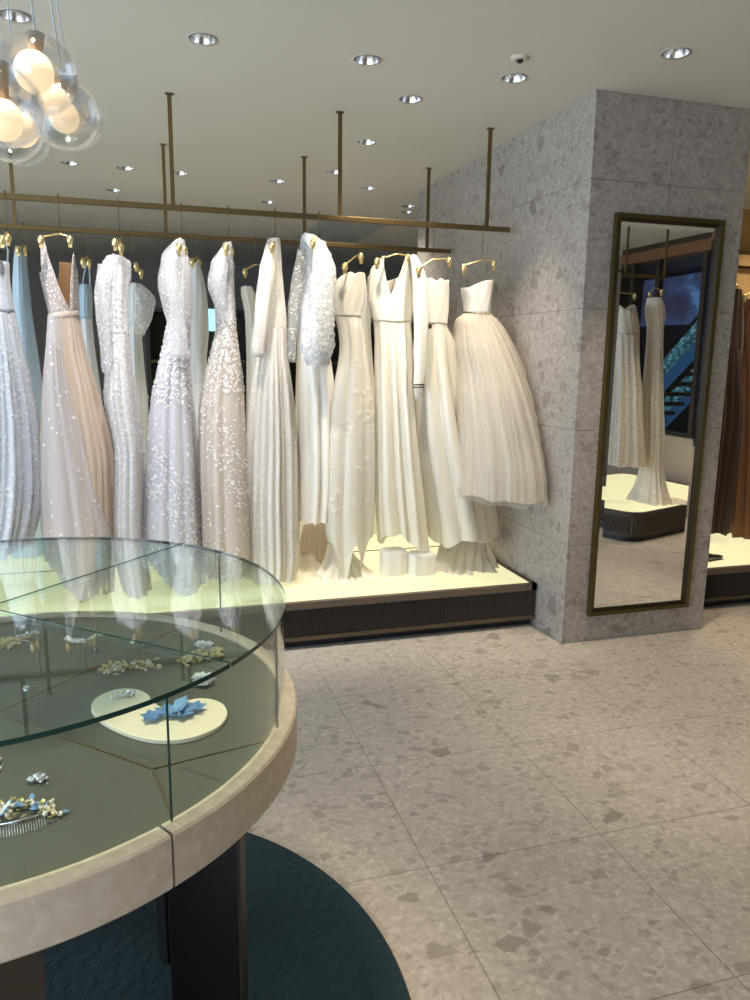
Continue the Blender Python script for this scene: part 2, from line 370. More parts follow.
m = MB(); m.box(X0-.15, X0, -1.9, 5.0, 0, .12); m.box(X0-.15, X0, -1.9, 5.0, 2.6, CH)
for yy in (-2.0, .3, 2.65, 5.0): m.box(X0-.12, X0-.04, yy-.035, yy+.035, .12, 2.6)
w1 = struct(m, 'window_1', M['black'])
m = MB(); m.box(X0-.085, X0-.075, -2.0, 5.0, .12, 2.6); g = m.build('glass_pane', M['glass']); g.parent = w1; g.location = g.location-w1.location
# storefront behind the camera
m = MB(); m.box(X0, -1.0, Y0-.08, Y0, 0, .62); m.box(-1.0, X1, Y0-.16, Y0, 0, CH); struct(m, 'wall_front', plain('beige_low_wall', L(150, 138, 124), .7))  # unseen; the full-height stretch is added to cut daylight on the column front
m = MB(); m.box(X0, -1.0, Y0-.1, Y0+.02, 2.42, CH)
for i in range(4): xx = X0+.04+i*1.17; m.box(xx-.035, xx+.035, Y0-.08, Y0, .62, 2.42)
m.box(X0, -1.0, Y0-.09, Y0+.01, .6201, .66)
w2 = struct(m, 'window_2', plain('bronze_window_frame', L(70, 62, 55), .4, .5))
m = MB(); m.box(X0, -1.0, Y0-.045, Y0-.037, .66, 2.42); g = m.build('glass_pane', M['glass']); g.parent = w2; g.location = g.location-w2.location

# ------------------------------------------------------------------ downlights
def downlight(x, y, on, aim, label, idx):
    t = thing('downlight', label, 'ceiling light', (x, y, CH), 'recessed ceiling downlights')
    a = MB(); a.lathe([(.0505, .002), (.062, -.003), (.0625, .0), (.0515, .0)], 36, (x, y, CH)); a.build('trim_ring', M['trim'], t, smooth=True)
    a = MB(); a.lathe([(.0510, -.001), (.047, .02), (.034, .055)], 36, (x, y, CH)); rf_ = a.build('reflector', M['chrome'], t, smooth=True)
    a = MB(); a.lathe([(0, .052), (.034, .055), (.034, .06), (0, .06)], 28, (x, y, CH)); a.build('lamp', M['lens' if on else 'lensoff'], rf_, smooth=True)
def spot(x, y, aim, power, size=70, blend=.6, col=(1, .90, .76), r=.03, z=CH-.01):
    l = bpy.data.lights.new('lamp', 'SPOT'); l.energy = power; l.spot_size = radians(size); l.spot_blend = blend; l.color = col; l.shadow_soft_size = r
    o = bpy.data.objects.new('downlight_or_fill_beam', l); COL.objects.link(o); o.location = (x, y, z)
    d = Vector(aim)-Vector((x, y, z)); o.rotation_euler = d.to_track_quat('-Z', 'Y').to_euler()
for i, (x, y, on, aim, lb) in enumerate(DL):
    downlight(x, y, on, aim, lb, i)
    if on and i < 3 or i == 4: spot(x, y, aim, 50 if x > .5 else 60, 62, .7, (1, .88, .70) if x > .5 else (1, .95, .90))
    elif i == 3: spot(x, y, aim, 90, 60, .8, (1, .82, .60))
    elif on and aim: spot(x, y, aim, 26, 80, .7, (1, .88, .72))
    elif on: spot(x, y, (x, y, 0), 32, 110, .7, (1, .9, .75))
for (x, y, p, s) in ((.95, 1.55, 40, 62), (-.2, 1.35, 105, 50), (2.2, 1.2, 22, 64), (3.9, 1.9, 75, 70), (4.6, .9, 70, 70), (3.4, 3.7, 38, 70), (4.1, 3.9, 36, 80), (3.7, 5.0, 26, 110), (5.0, 4.9, 26, 110), (-1.3, 3.4, 50, 64), (.3, -.4, 25, 70), (-1.2, .2, 25, 70)):  # first lights the warm floor pool; the rest are added unseen fills, no fixtures
    spot(x, y, (x+.0, y+(.35 if y > 3 else 0), 0), p, s, .8, (1, .82, .60))
# ceiling sensor
t = thing('ceiling_sensor', 'small round ceiling sensor with a dark centre above a downlight', 'sensor', (1.553, 3.115, CH))
a = MB(); a.lathe([(0, -.001), (.02, -.012), (.034, -.008), (.04, 0)], 24, (1.553, 3.115, CH)); a.build('housing', M['trim'], t, smooth=True)
a = MB(); a.ball((1.553, 3.115, CH-.012), .014, 14, sz=.8); a.build('lens', M['black'], t, smooth=True)
# bluish access panel in ceiling
p0 = on_z(338, 217, CH); p1 = on_z(372, 244, CH)
m = MB(); m.box(p0.x-.1, p0.x+.55, 7.2, 8.4, CH-.004, CH+.01); tag(m.build('ceiling_panel', plain('panel_blue_grey', L(176, 184, 190), .6)), 'pale blue grey rectangular ceiling panel above the back rail', 'ceiling panel')

# ------------------------------------------------------------------ platforms
def ribbed_platform(name, label, x0, x1, y0, y1, ribs=True, fr=(.03, .006)):
    t = thing(name, label, 'platform', ((x0+x1)/2, (y0+y1)/2, 0), 'lit display platforms')
    a = MB(); a.box(x0+.01, x1-.01, y0+.045, y1-.01, 0.0, .045); a.build('kick_plinth', M['pkick'], t)
    a = MB(); a.box(x0, x1, y0+.012, y1, .045, .228); a.build('body', M['pbrown'], t)
    if ribs:
        a = MB(); n = int((x1-x0-.03)/.0135)
        for i in range(n):
            xx = x0+.02+i*(x1-x0-.04)/n
            a.add([(xx, y0+.012, .068), (xx+.0045, y0+.003, .068), (xx+.009, y0+.012, .068), (xx, y0+.012, .212), (xx+.0045, y0+.003, .212), (xx+.009, y0+.012, .212)],
                  [(0, 1, 4, 3), (1, 2, 5, 4), (3, 4, 5), (0, 2, 1)])
        a.build('fluted_front', M['pbrown'], t)
    a = MB(); a.box(x0, x1, y0, y0+.02, .045, .066); a.build('bottom_rail', plain('bronze_strip', L(98, 84, 66), .45, .4), t)
    a = MB(); a.box(x0, x1, y0, y0+fr[0], .215, .252); a.box(x1-.03, x1, y0, y1, .215, .252); a.box(x0, x1, y1-fr[1], y1, .2281, .252); a.box(x0, x0+.03, y0, y1, .2281, .252)
    a.build('top_frame', plain('platform_edge', L(112, 98, 84), .5, .2), t)
    a = MB(); a.box(x0+.0305, x1-.0305, y0+fr[0]+.0005, y1-fr[1]-.0005, .2285, .2505); a.build('light_panel', M['lightpan'], t)
ribbed_platform('display_platform', 'long lit platform with dark ribbed front under the front row of gowns', -3.2, 2.058, 3.62, 4.54)
ribbed_platform('display_platform', 'lit platform behind the front one, under the back row of gowns', -3.2, 2.058, 4.545, 5.50, ribs=False, fr=(.006, .03))
ribbed_platform('display_platform', 'lit platform with dark front right of the stone column', 2.975, 5.2, 3.62, 4.7)

# ------------------------------------------------------------------ hanging rails
def rail(label, y, xs, x0, x1, z=2.207):
    t = thing('clothes_rail', label, 'clothes rail', ((x0+x1)/2, y, z), 'ceiling hung brass rails')
    a = MB(); a.box(x0, x1, y-.013, y+.013, z-.013, z+.013); a.build('bar', M['brass'], t, bevel=.002)
    for x in xs:
        a = MB(); a.box(x-.010, x+.010, y-.006, y+.006, z+.013, CH); rd_ = a.build('rod', M['brass'], t)
        a = MB(); a.box(x-.02, x+.02, y-.014, y+.014, CH-.004, CH); a.build('ceiling_plate', M['brass'], rd_)
rail('front brass garment rail carrying the near row of gowns', 4.06, (-2.385, -1.535, -.685, .166, 1.017, 1.866), -2.9, 2.006)
rail('back brass garment rail behind the near one', 5.005, (-2.385, -1.535, -.69, .158, 1.02, 1.865), -2.9, 2.036)

# ------------------------------------------------------------------ gowns
def smooth_profile(keys, n):
    """keys: list of tuples, first value the parameter (descending z); cubic hermite resample"""
    out = []; K = len(keys)
    zs = [k[0] for k in keys]; D = len(keys[0])
    def slope(i, d):
        if i == 0 or i == K-1: return (keys[min(i+1, K-1)][d]-keys[max(i-1, 0)][d])/((zs[min(i+1, K-1)]-zs[max(i-1, 0)]) or 1)
        a = (keys[i][d]-keys[i-1][d])/(zs[i]-zs[i-1]); b = (keys[i+1][d]-keys[i][d])/(zs[i+1]-zs[i])
        return 0 if a*b <= 0 else 2*a*b/(a+b)
    for j in range(n):
        z = zs[0]+(zs[-1]-zs[0])*j/(n-1)
        i = 0
        while i < K-2 and z < zs[i+1]: i += 1
        h = zs[i+1]-zs[i]; s = (z-zs[i])/h; row = [z]
        for d in range(1, D):
            m0, m1 = slope(i, d)*h, slope(i+1, d)*h; p0, p1 = keys[i][d], keys[i+1][d]
            row.append((2*s**3-3*s*s+1)*p0+(s**3-2*s*s+s)*m0+(-2*s**3+3*s*s)*p1+(s**3-s*s)*m1)
        out.append(row)
    return out

def cyc(prof, deg):
    deg = (deg+180) % 360-180; P = sorted(prof); P = [(P[-1][0]-360, P[-1][1])]+P+[(P[0][0]+360, P[0][1])]
    for i in range(len(P)-1):
        if P[i][0] <= deg <= P[i+1][0]: return P[i][1]+(P[i+1][1]-P[i][1])*(deg-P[i][0])/(P[i+1][0]-P[i][0])
    return 0
def row_at(rows, z):
    for i in range(len(rows)-1):
        if rows[i][0] >= z >= rows[i+1][0]:
            u = (rows[i][0]-z)/((rows[i][0]-rows[i+1][0]) or 1); return [rows[i][j]*(1-u)+rows[i+1][j]*u for j in range(5)]
    return rows[0] if z > rows[0][0] else rows[-1]
def bodice_surface(rows, prof, nr=96, n=30, seed=1):
    rr = random.Random(seed); p1 = rr.uniform(0, 6); zt, zw = rows[0][0], rows[-1][0]; vs = []
    for i in range(n):
        for k in range(nr):
            th = 2*pi*k/nr; zm = zt-cyc(prof, math.degrees(th)); z = zm+(zw-zm)*i/(n-1); r = row_at(rows, z)
            f = 1+.03*sin(5*th+p1+i*.05)+.018*sin(9*th+i*.22+p1)
            vs.append((r[1]+r[3]*f*cos(th), r[2]+r[4]*f*sin(th), z))
    fs = [(i*nr+k, (i+1)*nr+k, (i+1)*nr+(k+1) % nr, i*nr+(k+1) % nr) for i in range(n-1) for k in range(nr)]
    return vs, fs
def cloth_surface(rows, amp, nf, ph, seed, neck=None, hem=None, nr=132, drift=.6, sharp=.65, inset=0.0, irr=1.0):
    """rows: (z, cx, cy, a, b); amp(t): fold depth relative to radius; t from 0 top to 1 bottom"""
    rr = random.Random(seed); f2 = rr.uniform(.55, .75)*nf; f2 = round(f2); f3 = round(nf*1.9)+1
    p1, p2, p3 = rr.uniform(0, 6), rr.uniform(0, 6), rr.uniform(0, 6)
    vs = []; n = len(rows)
    for i, (z, cx, cy, a, b) in enumerate(rows):
        t = i/(n-1); A = amp(t)
        for k in range(nr):
            th = 2*pi*k/nr
            q = th+ph+.012*sin(6*t+p1)+irr*(.30*sin(th+p2)+.17*sin(2*th+p3)+.08*sin(3*th+p1))
            w1_ = sin(nf*q+p1+drift*t*1.5); w1_ = w1_*(1-sharp)+sharp*(2*abs(sin((nf*q+p1+drift*t*1.5)/1.0))-1)
            w = .72*w1_+.42*sin(f2*q+p2-drift*t*2)+.10*sin(f3*q+p3+t*2)
            f = 1-inset+A*(w-.4)
            zz = z
            if neck: zz += neck(th)*max(0, 1-t*6)
            if hem: zz += hem(th)*max(0, (t-.6)/.4)**2
            if i == n-1: zz += .006*sin(9*th+p2)
            x = cx+a*f*cos(th); y = cy+b*f*sin(th)
            vs.append((x, y, zz))
    fs = [(i*nr+k, (i+1)*nr+k, (i+1)*nr+(k+1) % nr, i*nr+(k+1) % nr) for i in range(n-1) for k in range(nr)]
    return vs, fs

def flowers(vs, fs, count, size, seed, dens=None, jitter=.4, lift=.003, petals=5):
    """raised lace flowers sewn over a cloth surface"""
    rr = random.Random(seed); mb = MB(); tries = 0; done = 0
    while done < count and tries < count*20:
        tries += 1
        f = fs[rr.randrange(len(fs))]; p = [Vector(vs[i]) for i in f]
        u_, v_ = rr.random(), rr.random(); c = p[0].lerp(p[1], u_).lerp(p[3].lerp(p[2], u_), v_) if len(p) == 4 else sum(p, Vector())/len(p)
        if dens and rr.random() > dens(c): continue
        nrm = (p[1]-p[0]).cross(p[2]-p[0])
        if nrm.length < 1e-9: continue
        nrm.normalize(); 
        cx = sum((Vector(vs[i]) for i in f), Vector())/len(f)
        # outward
        mid = DCEN[0]
        if nrm.dot(Vector((cx.x-mid[0], cx.y-mid[1], 0))) < 0: nrm = -nrm
        u = nrm.orthogonal().normalized(); w = nrm.cross(u)
        a0 = rr.uniform(0, 6.28); s = size*rr.uniform(1-jitter, 1+jitter); c = c+nrm*lift
        for k in range(petals):
            a = a0+2*pi*k/petals; d = u*cos(a)+w*sin(a); e = w*cos(a)-u*sin(a)
            cup = rr.uniform(.02, .22)
            mb.add([c, c+d*s*.55+e*s*.36+nrm*s*cup*.6, c+d*s*1.0+nrm*s*cup, c+d*s*.55-e*s*.36+nrm*s*cup*.6], [(0, 3, 2, 1)])
        done += 1
    return mb
DCEN = [(0, 0)]; LAST = {}

def gown(label, Y, lv, b, waist, mats, folds=9, amp=.16, seed=1, hemf=None, neck=None, mirror=False, extra=None, depth_hem=None, yoff=0, group='gowns on the front rail', minz=.256, name='wedding_gown', cat='wedding gown', topclose=True, drop=None, rows_in=None, xmax=None, drift=.12):
    """lv: photo levels (y, x_left, x_right) read on plane y = Y; b: (top half depth, waist, hem)"""
    K = []
    ys = [l[0] for l in lv]
    for (py, xl, xr) in lv:
        t = (py-ys[0])/(ys[-1]-ys[0]); wt = (waist-ys[0])/(ys[-1]-ys[0])
        bb = b[0]+(b[1]-b[0])*min(1, t/wt) if t < wt else b[1]+(b[2]-b[1])*((t-wt)/(1-wt))**.8
        A = on_y(xl, py, Y); B = on_y(xr, py, Y); cx = (A.x+B.x)/2; W = (B.x-A.x)/2
        tn = abs(cx)/Y; bb = min(bb, .8*W/max(tn, .02))
        z = (A.z+B.z)/2
        if py == ys[-1]: z = on_y((xl+xr)/2, py, Y-bb*.9).z
        if K and z > K[-1][0]-.01: z = K[-1][0]-.01
        a = sqrt(max(1e-6, W*W-(bb*tn)**2))
        K.append([max(z, minz), cx, Y+yoff, a, bb])
    if mirror:
        for k in K: k[2] = 6.68-k[2]
    zt, zb = K[0][0], K[-1][0]
    zw = (on_y((lv[0][1]+lv[0][2])/2, waist, Y)).z
    if rows_in: K = rows_in; zt, zb = K[0][0], K[-1][0]
    rows = smooth_profile([tuple(k) for k in K], 74)
    iw = min(range(len(rows)), key=lambda i: abs(rows[i][0]-zw)); iw = max(3, min(iw, 70))
    base = (rows[-1][1], rows[-1][2], zb)
    t = thing(name, label, cat, base, group)
    DCEN[0] = (rows[30][1], rows[30][2])
    # bodice, with a closed shoulder line when there are sleeves
    br = rows[:iw+1]
    if isinstance(neck, list): vb, fb = bodice_surface(br, neck, seed=seed)
    else: vb, fb = cloth_surface(br, lambda t: .07, 6, .3, seed, neck=neck, nr=72)
    if xmax: vb = [(min(x, xmax), y, z) for x, y, z in vb]
    a = MB(); a.add(vb, fb)
    if topclose: a.add([vb[k] for k in range(72)], [tuple(range(72))])
    LAST['bodice'] = a.build('bodice', mats[0], t, smooth=True, solid=.004 if not topclose else 0)
    sr = rows[iw:]
    ampf = lambda t: amp*(.12+.88*min(1, t*4))
    vs_, fs_ = cloth_surface(sr, ampf, folds, .7, seed+5, hem=hemf, drift=drift, nr=144)
    if xmax: vs_ = [(min(x, xmax-.004*sin(y*90+z*20)), y, z) for x, y, z in vs_]
    a = MB(); a.add(vs_, fs_); sk = LAST['skirt'] = a.build('skirt', mats[1], t, smooth=True)
    if len(mats) > 2 and mats[2]:
        vi, fi = cloth_surface([(r[0], r[1], r[2], r[3]*.93, r[4]*.93) for r in sr], lambda t: ampf(t)*.8, folds, .7, seed+5, hem=hemf, nr=96, drift=drift)
        if xmax: vi = [(min(x, xmax-.012), y, z) for x, y, z in vi]
        a = MB(); a.add(vi, fi); a.build('lining', mats[2], t, smooth=True)
    return t, rows, (vb, fb), (vs_, fs_), iw

def part_tube(t, name, pts, r, mat, flat=1.0, n=14, solid=0, cap=True):
    # smooth the path
    P = [Vector(p) for p in pts]; out = []; rr = r if isinstance(r, (list, tuple)) else [r]*len(P); ro = []
    for i in range(len(P)-1):
        for s in range(5):
            u = s/5; p0, p1, p2, p3 = P[max(i-1, 0)], P[i], P[i+1], P[min(i+2, len(P)-1)]
            out.append(.5*((2*p1)+(p2-p0)*u+(2*p0-5*p1+4*p2-p3)*u*u+(3*p1-p0-3*p2+p3)*u**3)); ro.append(rr[i]*(1-u)+rr[i+1]*u)
    out.append(P[-1]); ro.append(rr[-1])
    a = MB(); a.tube(out, ro, n if n > 20 else 20, cap, flat)
    n_ = n if n > 20 else 20
    for i, o_ in enumerate(out):
        for k in range(n_):
            v = Vector(a.v[i*n_+k]); a.v[i*n_+k] = tuple(o_+(v-o_)*(1+.09*sin(5*2*pi*k/n_+i*.35)+.05*sin(i*1.3+k*.9)))
    return a, a.build(name, mat, t, smooth=True)
def train(t, rows, folds, amp, mat, seed, xmax=None):
    rr_ = smooth_profile(rows, 26); v, f = cloth_surface(rr_, lambda u: amp*(.6+.6*u), folds, seed, seed, nr=120, drift=1.6)
    v = [(min(x, xmax) if xmax else x, y, max(z, .2512)) for x, y, z in v]
    a = MB(); a.add(v, f); a.build('train', mat, t, smooth=True)
def PY(x, y, Y, mirror=False, dy=0):
    p = on_y(x, y, Y); p.y += dy
    if mirror: p.y = 6.68-p.y
    return p

def hanger(label, top, c1, c2, Y, rail_y, group='gold clip hangers', mirror=False, half=.17, ztop=2.222):
    """hook over the rail, shoulder bar running across the rail, two clips; c1, c2: where the clips are seen"""
    A = PY(c1[0], c1[1], Y-half*.9); B = PY(c2[0], c2[1], Y+half*.9 if False else Y-half*.3)
    h = on_y(top[0], top[1], rail_y)
    if mirror: A.y = 6.68-A.y; B.y = 6.68-B.y; ry = 6.68-rail_y
    else: ry = rail_y
    t = thing('hanger', label, 'clothes hanger', (h.x, ry, ztop-.2), group)
    mid = Vector((h.x, ry, ((A.z+B.z)/2)+.045))
    hk = MB(); pts = [(h.x, ry+.02, ztop-.035)]
    for i in range(9): an = -.3+pi*1.15*i/8; pts.append((h.x, ry+.02*cos(an), ztop-.008+.02*sin(an)))
    pts += [(h.x, ry-.012, ztop-.05), tuple(mid)]
    hk.tube(pts, .0019, 8); hk.build('hook', M['brass'], t, smooth=True)
    a = MB(); a.tube([A+Vector((0, 0, .012)), mid, B+Vector((0, 0, .012))], [.004, .005, .004], 8); sb_ = a.build('shoulder_bar', M['gold'], t, smooth=True)
    for q in (A, B):
        a = MB(); a.ball(q, .019, 12, sx=.85, sy=.85, sz=1.25); a.box(q.x-.008, q.x+.008, q.y-.006, q.y+.006, q.z-.035, q.z-.005)
        a.build('clip', M['gold'], sb_, smooth='auto')
    return t

# --- front rail, left to right
F = 4.06
t, rows, bo_, sk_, iw = gown('silver blue sequined lace gown at the far left end of the front rail', F,
    [(262, -14, 9), (280, -16, 10), (300, -18, 13), (340, -24, 22), (390, -32, 33), (430, -36, 40), (500, -42, 44), (562, -42, 36)], (.09, .10, .22), 312,
    (M['laceblue'], M['laceblue'], M['tulle_in']), 9, .14, 11, hemf=lambda th: .05*cos(th), topclose=False)
flowers(*sk_, 1500, .0066, 3, dens=lambda c: .2+.75*(sin(c.z*9+c.x*7) > 0)).build('lace_applique', M['petal'], LAST['skirt'], fix=False)
for sx, dy in ((-12, -.07), (7, .0)):
    part_tube(t, 'strap', [PY(sx, 266, F, dy=dy), PY(sx+1, 250, F, dy=dy), PY(4, 243, F, dy=dy)], .004, M['laceblue'])
hanger('gold clip hanger of the leftmost silver blue gown', (5, 196), (2, 240), (8, 238), F, F)

t, rows, bo_, sk_, iw = gown('beaded deep V bodice gown with sheer grey tulle over a blush pleated skirt', F,
    [(238, 37, 73), (255, 38, 76), (272, 40, 77), (290, 43, 78), (306, 47, 79), (316, 49, 79), (330, 48, 82), (350, 46, 86), (400, 43, 100), (468, 41, 114), (535, 45, 114), (600, 50, 114)], (.07, .08, .22), 316,
    (M['beads'], M['blush'], None), 13, .15, 23, hemf=lambda th: .20*max(0, -cos(th))+.02*sin(5*th), topclose=False, neck=[(-180, .17), (-150, .16), (-137, .02), (-122, 0), (-112, .09), (-85, .25), (-62, .345), (-48, .20), (-35, .09), (-22, .06), (0, .14), (60, .12), (90, .2), (140, .14)])
K_ = []
for (py, xl, xr) in [(317, 48, 62), (350, 46, 65), (380, 44, 70), (440, 41, 87), (490, 40, 101), (540, 43, 112), (590, 50, 112)]:
    A_, B_ = on_y(xl, py, F-.06), on_y(xr, py, F-.06); K_.append((A_.z, (A_.x+B_.x)/2, F-.06, (B_.x-A_.x)/2, .10+.10*(py-317)/270))
v2, f2 = cloth_surface(smooth_profile(K_, 60), lambda t: .10*min(1, t*4), 9, .2, 29, drift=.1, hem=lambda th: .16*max(0, -cos(th)))
a = MB(); a.add(v2, f2); ov = a.build('tulle_overlay', M['greytulle'], t, smooth=True)
tag(flowers(v2, f2, 150, .0075, 5).build('applique_pattern', M['petal'], ov, fix=False), kind='stuff')
bz = rows[iw]
a = MB(); a.lathe([(1, -.012), (1.05, 0), (1, .014)], 40); a.v = [(bz[1]+x*(bz[3]+.004), bz[2]+y*(bz[4]+.004), bz[0]+z+.01*x) for x, y, z in a.v]; a.build('waist_sash', cloth('blush_sash', (.72, .62, .55), .5), t, smooth=True)
a, _ = part_tube(t, 'illusion_panel', [PY(67, 262, F, dy=.04), PY(66, 290, F, dy=.02), PY(68, 312, F, dy=.0)], [.035, .04, .03], cloth('bronze_mesh_panel', L(120, 85, 45), .6, .2), .3)
hanger('gold clip hanger of the beaded V neck gown', (58, 200), (41, 240), (70, 240), F, F)

t, rows, bo_, sk_, iw = gown('narrow white lace gown with high neck and puffed shoulder, third from the left', F,
    [(257, 108, 124), (262, 103, 131), (275, 101, 131), (300, 102, 128), (330, 105, 129), (360, 106, 131), (400, 105, 137), (450, 113, 143), (535, 112, 144), (605, 124, 152)], (.10, .10, .17), 335,
    (M['lace'], M['lace'], M['whitesatin']), 7, .15, 31)
flowers(*bo_, 900, .0066, 7).build('lace_applique', M['petal'], LAST['bodice'], fix=False)
flowers(*sk_, 1500, .0066, 8, dens=lambda c: 1 if c.z > .9 else .5).build('lace_applique', M['petal'], LAST['skirt'], fix=False)
part_tube(t, 'sleeve', [PY(107, 268, F, dy=-.09), PY(103, 300, F, dy=-.12), PY(106, 340, F, dy=-.12), PY(108, 372, F, dy=-.11)], [.035, .034, .026, .02], M['sheer'], .6)
hanger('gold clip hanger of the narrow lace gown', (118, 203), (115, 243), (121, 248), F, F)

t, rows, bo_, sk_, iw = gown('lace gown with sheer puffed sleeve, floral bands on pale tulle skirt, fourth from left', F,
    [(241, 175, 184), (255, 168, 187), (270, 166, 190), (290, 168, 190), (305, 170, 190), (330, 166, 190), (360, 160, 189), (390, 154, 191), (420, 150, 194), (460, 147, 198), (500, 145, 200), (545, 144, 203), (598, 150, 204)], (.09, .09, .20), 318,
    (M['lace'], M['greytulle'], cloth('pale_lilac_lining', (.70, .70, .75), .6, .2)), 9, .16, 41, hemf=lambda th: .16*max(0, -cos(th)))
flowers(*bo_, 800, .0066, 9).build('lace_applique', M['petal'], LAST['bodice'], fix=False)
flowers(*sk_, 2600, .0066, 10, dens=lambda c: 1 if c.z > 1.25 else (.75 if sin(c.z*8.5+c.x*11) > .1 else .12)).build('lace_applique', M['petal'], LAST['skirt'], fix=False)
a, _ = part_tube(t, 'sleeve', [PY(179, 244, F, dy=-.06), PY(171, 262, F, dy=-.12), PY(169, 290, F, dy=-.14), PY(176, 325, F, dy=-.13), PY(180, 357, F, dy=-.12)], [.02, .05, .055, .04, .045], M['sheer'], .7)
hanger('gold clip hanger showing above the fourth gown', (181, 207), (179, 247), (184, 250), F, F)

t, rows, bo_, sk_, iw = gown('lace gown with sheer cap sleeve and flower lace skirt, fifth from the left', F,
    [(244, 223, 231), (255, 218, 233), (270, 214, 234), (290, 214, 234), (310, 215, 235), (328, 216, 236), (350, 211, 239), (380, 204, 243), (410, 199, 245), (480, 198, 248), (550, 201, 250), (582, 206, 246)], (.08, .09, .20), 322,
    (M['lace'], M['warmnet'], M['lining']), 8, .15, 53)
flowers(*bo_, 800, .0066, 12).build('lace_applique', M['petal'], LAST['bodice'], fix=False)
flowers(*sk_, 2600, .0066, 13, dens=lambda c: 1 if c.z > 1.3 else (.8 if sin(c.z*7+c.x*16+1) > .2 else .15)).build('lace_applique', M['petal'], LAST['skirt'], fix=False)
part_tube(t, 'sleeve', [PY(226, 250, F, dy=-.06), PY(217, 268, F, dy=-.12), PY(215, 290, F, dy=-.13), PY(221, 312, F, dy=-.12)], [.02, .042, .045, .02], M['sheer'], .7)
hanger('gold clip hanger with large gold clip above the cap sleeve gown', (228, 211), (226, 248), (231, 252), F, F)

t, rows, bo_, sk_, iw = gown('column gown of dense corded lace with long lace sleeves, sixth from the left', F,
    [(240, 267, 280), (250, 265, 281), (270, 263, 282), (290, 261, 284), (320, 258, 287), (350, 257, 287), (370, 254, 290), (400, 250, 294), (450, 247, 298), (500, 245, 299), (555, 246, 300), (584, 247, 297)], (.09, .10, .17), 330,
    (M['guipure'], M['guipure'], M['lining']), 8, .17, 61)
part_tube(t, 'sleeve', [PY(270, 248, F, dy=-.06), PY(263, 275, F, dy=-.13), PY(258, 315, F, dy=-.14), PY(254, 357, F, dy=-.13)], [.03, .040, .036, .028], M['guipure'], .7)
part_tube(t, 'sleeve', [PY(278, 262, F, dy=.08), PY(284, 300, F, dy=.12), PY(286, 345, F, dy=.1)], [.02, .024, .018], M['guipure'], .7)
train(t, [(.36, .83, 4.18, .05, .05), (.30, .84, 4.13, .09, .08), (.268, .85, 4.08, .13, .12), (.2525, .86, 4.05, .16, .14)], 9, .26, M['tulle'], 5)
hanger('gold clip hanger hidden in the neck of the corded lace gown', (275, 215), (272, 246), (277, 248), F, F)

t, rows, bo_, sk_, iw = gown('plain white satin column gown under a flower covered jacket, seventh from the left', F,
    [(246, 306, 322), (270, 303, 326), (300, 300, 328), (340, 299, 328), (370, 298, 331), (420, 298, 333), (470, 298, 333), (524, 297, 330)], (.07, .08, .13), 350,
    (M['whitesatin'], M['mikado'], None), 3, .32, 71)
hanger('gold clip hanger of the flower jacket gown', (319, 218), (313, 243), (322, 245), F, F)
# jacket worn over it (separate garment)
jt = thing('bridal_jacket', 'short jacket with one sleeve covered in white cloth flowers, over the seventh gown', 'jacket', (on_y(312, 365, F-.1).x, F-.08, on_y(312, 365, F).z))
a, _ = part_tube(jt, 'shoulder', [PY(306, 252, F, dy=.02), PY(309, 240, F, dy=-.03), PY(314, 252, F, dy=-.08)], [.035, .045, .04], M['whitesatin'], .7)
part_tube(jt, 'sleeve', [PY(304, 252, F, dy=.0), PY(297, 285, F, dy=-.02), PY(292, 325, F, dy=-.03), PY(290, 362, F, dy=-.03)], [.035, .038, .030, .024], M['sheer'], .8)
a, fs_o = part_tube(jt, 'flower_sleeve', [PY(314, 244, F, dy=-.10), PY(315, 270, F, dy=-.17), PY(312, 310, F, dy=-.19), PY(310, 345, F, dy=-.19), PY(310, 364, F, dy=-.18)], [.022, .062, .078, .080, .055], M['rosette'], .85, n=28)
cxy = on_y(316, 310, F); DCEN[0] = (cxy.x, F-.19)
flowers(a.v, [f for f in a.f if len(f) == 4], 720, .0105, 77, petals=5, lift=.002).build('cloth_flowers', M['petal'], fs_o, fix=False)

t, rows, bo_, sk_, iw = gown('strapless brocade gown with a pleated skirt ending in two long points', F,
    [(273, 340, 364), (286, 334, 365), (300, 332, 364), (314, 334, 361), (330, 337, 363), (350, 338, 366), (380, 334, 370), (420, 328, 374), (470, 325, 375), (510, 323, 374), (545, 324, 373), (584, 326, 371)], (.08, .08, .18), 316,
    (M['brocade'], M['brocade'], None), 3, .32, 83, hemf=lambda th: .22*(1-max(math.exp(-((math.degrees(th)-240)/17)**2), math.exp(-((math.degrees(th)-300)/17)**2))), topclose=False, neck=[(-180, .06), (-150, .02), (-115, .0), (-95, .012), (-70, .0), (-20, .0), (0, .01), (90, .03)])
train(t, [(.42, 1.03, 4.14, .05, .06), (.33, 1.04, 4.09, .10, .09), (.27, 1.04, 4.03, .15, .11), (.2525, 1.05, 4.01, .18, .12)], 8, .28, M['satin'], 6)
train(t, [(.50, .95, 4.30, .09, .04), (.36, .94, 4.26, .12, .06), (.2525, .94, 4.22, .16, .08)], 7, .25, M['lining'], 8)
hanger('gold clip hanger holding the strapless brocade gown', (357, 222), (345, 267), (361, 257), F, F)

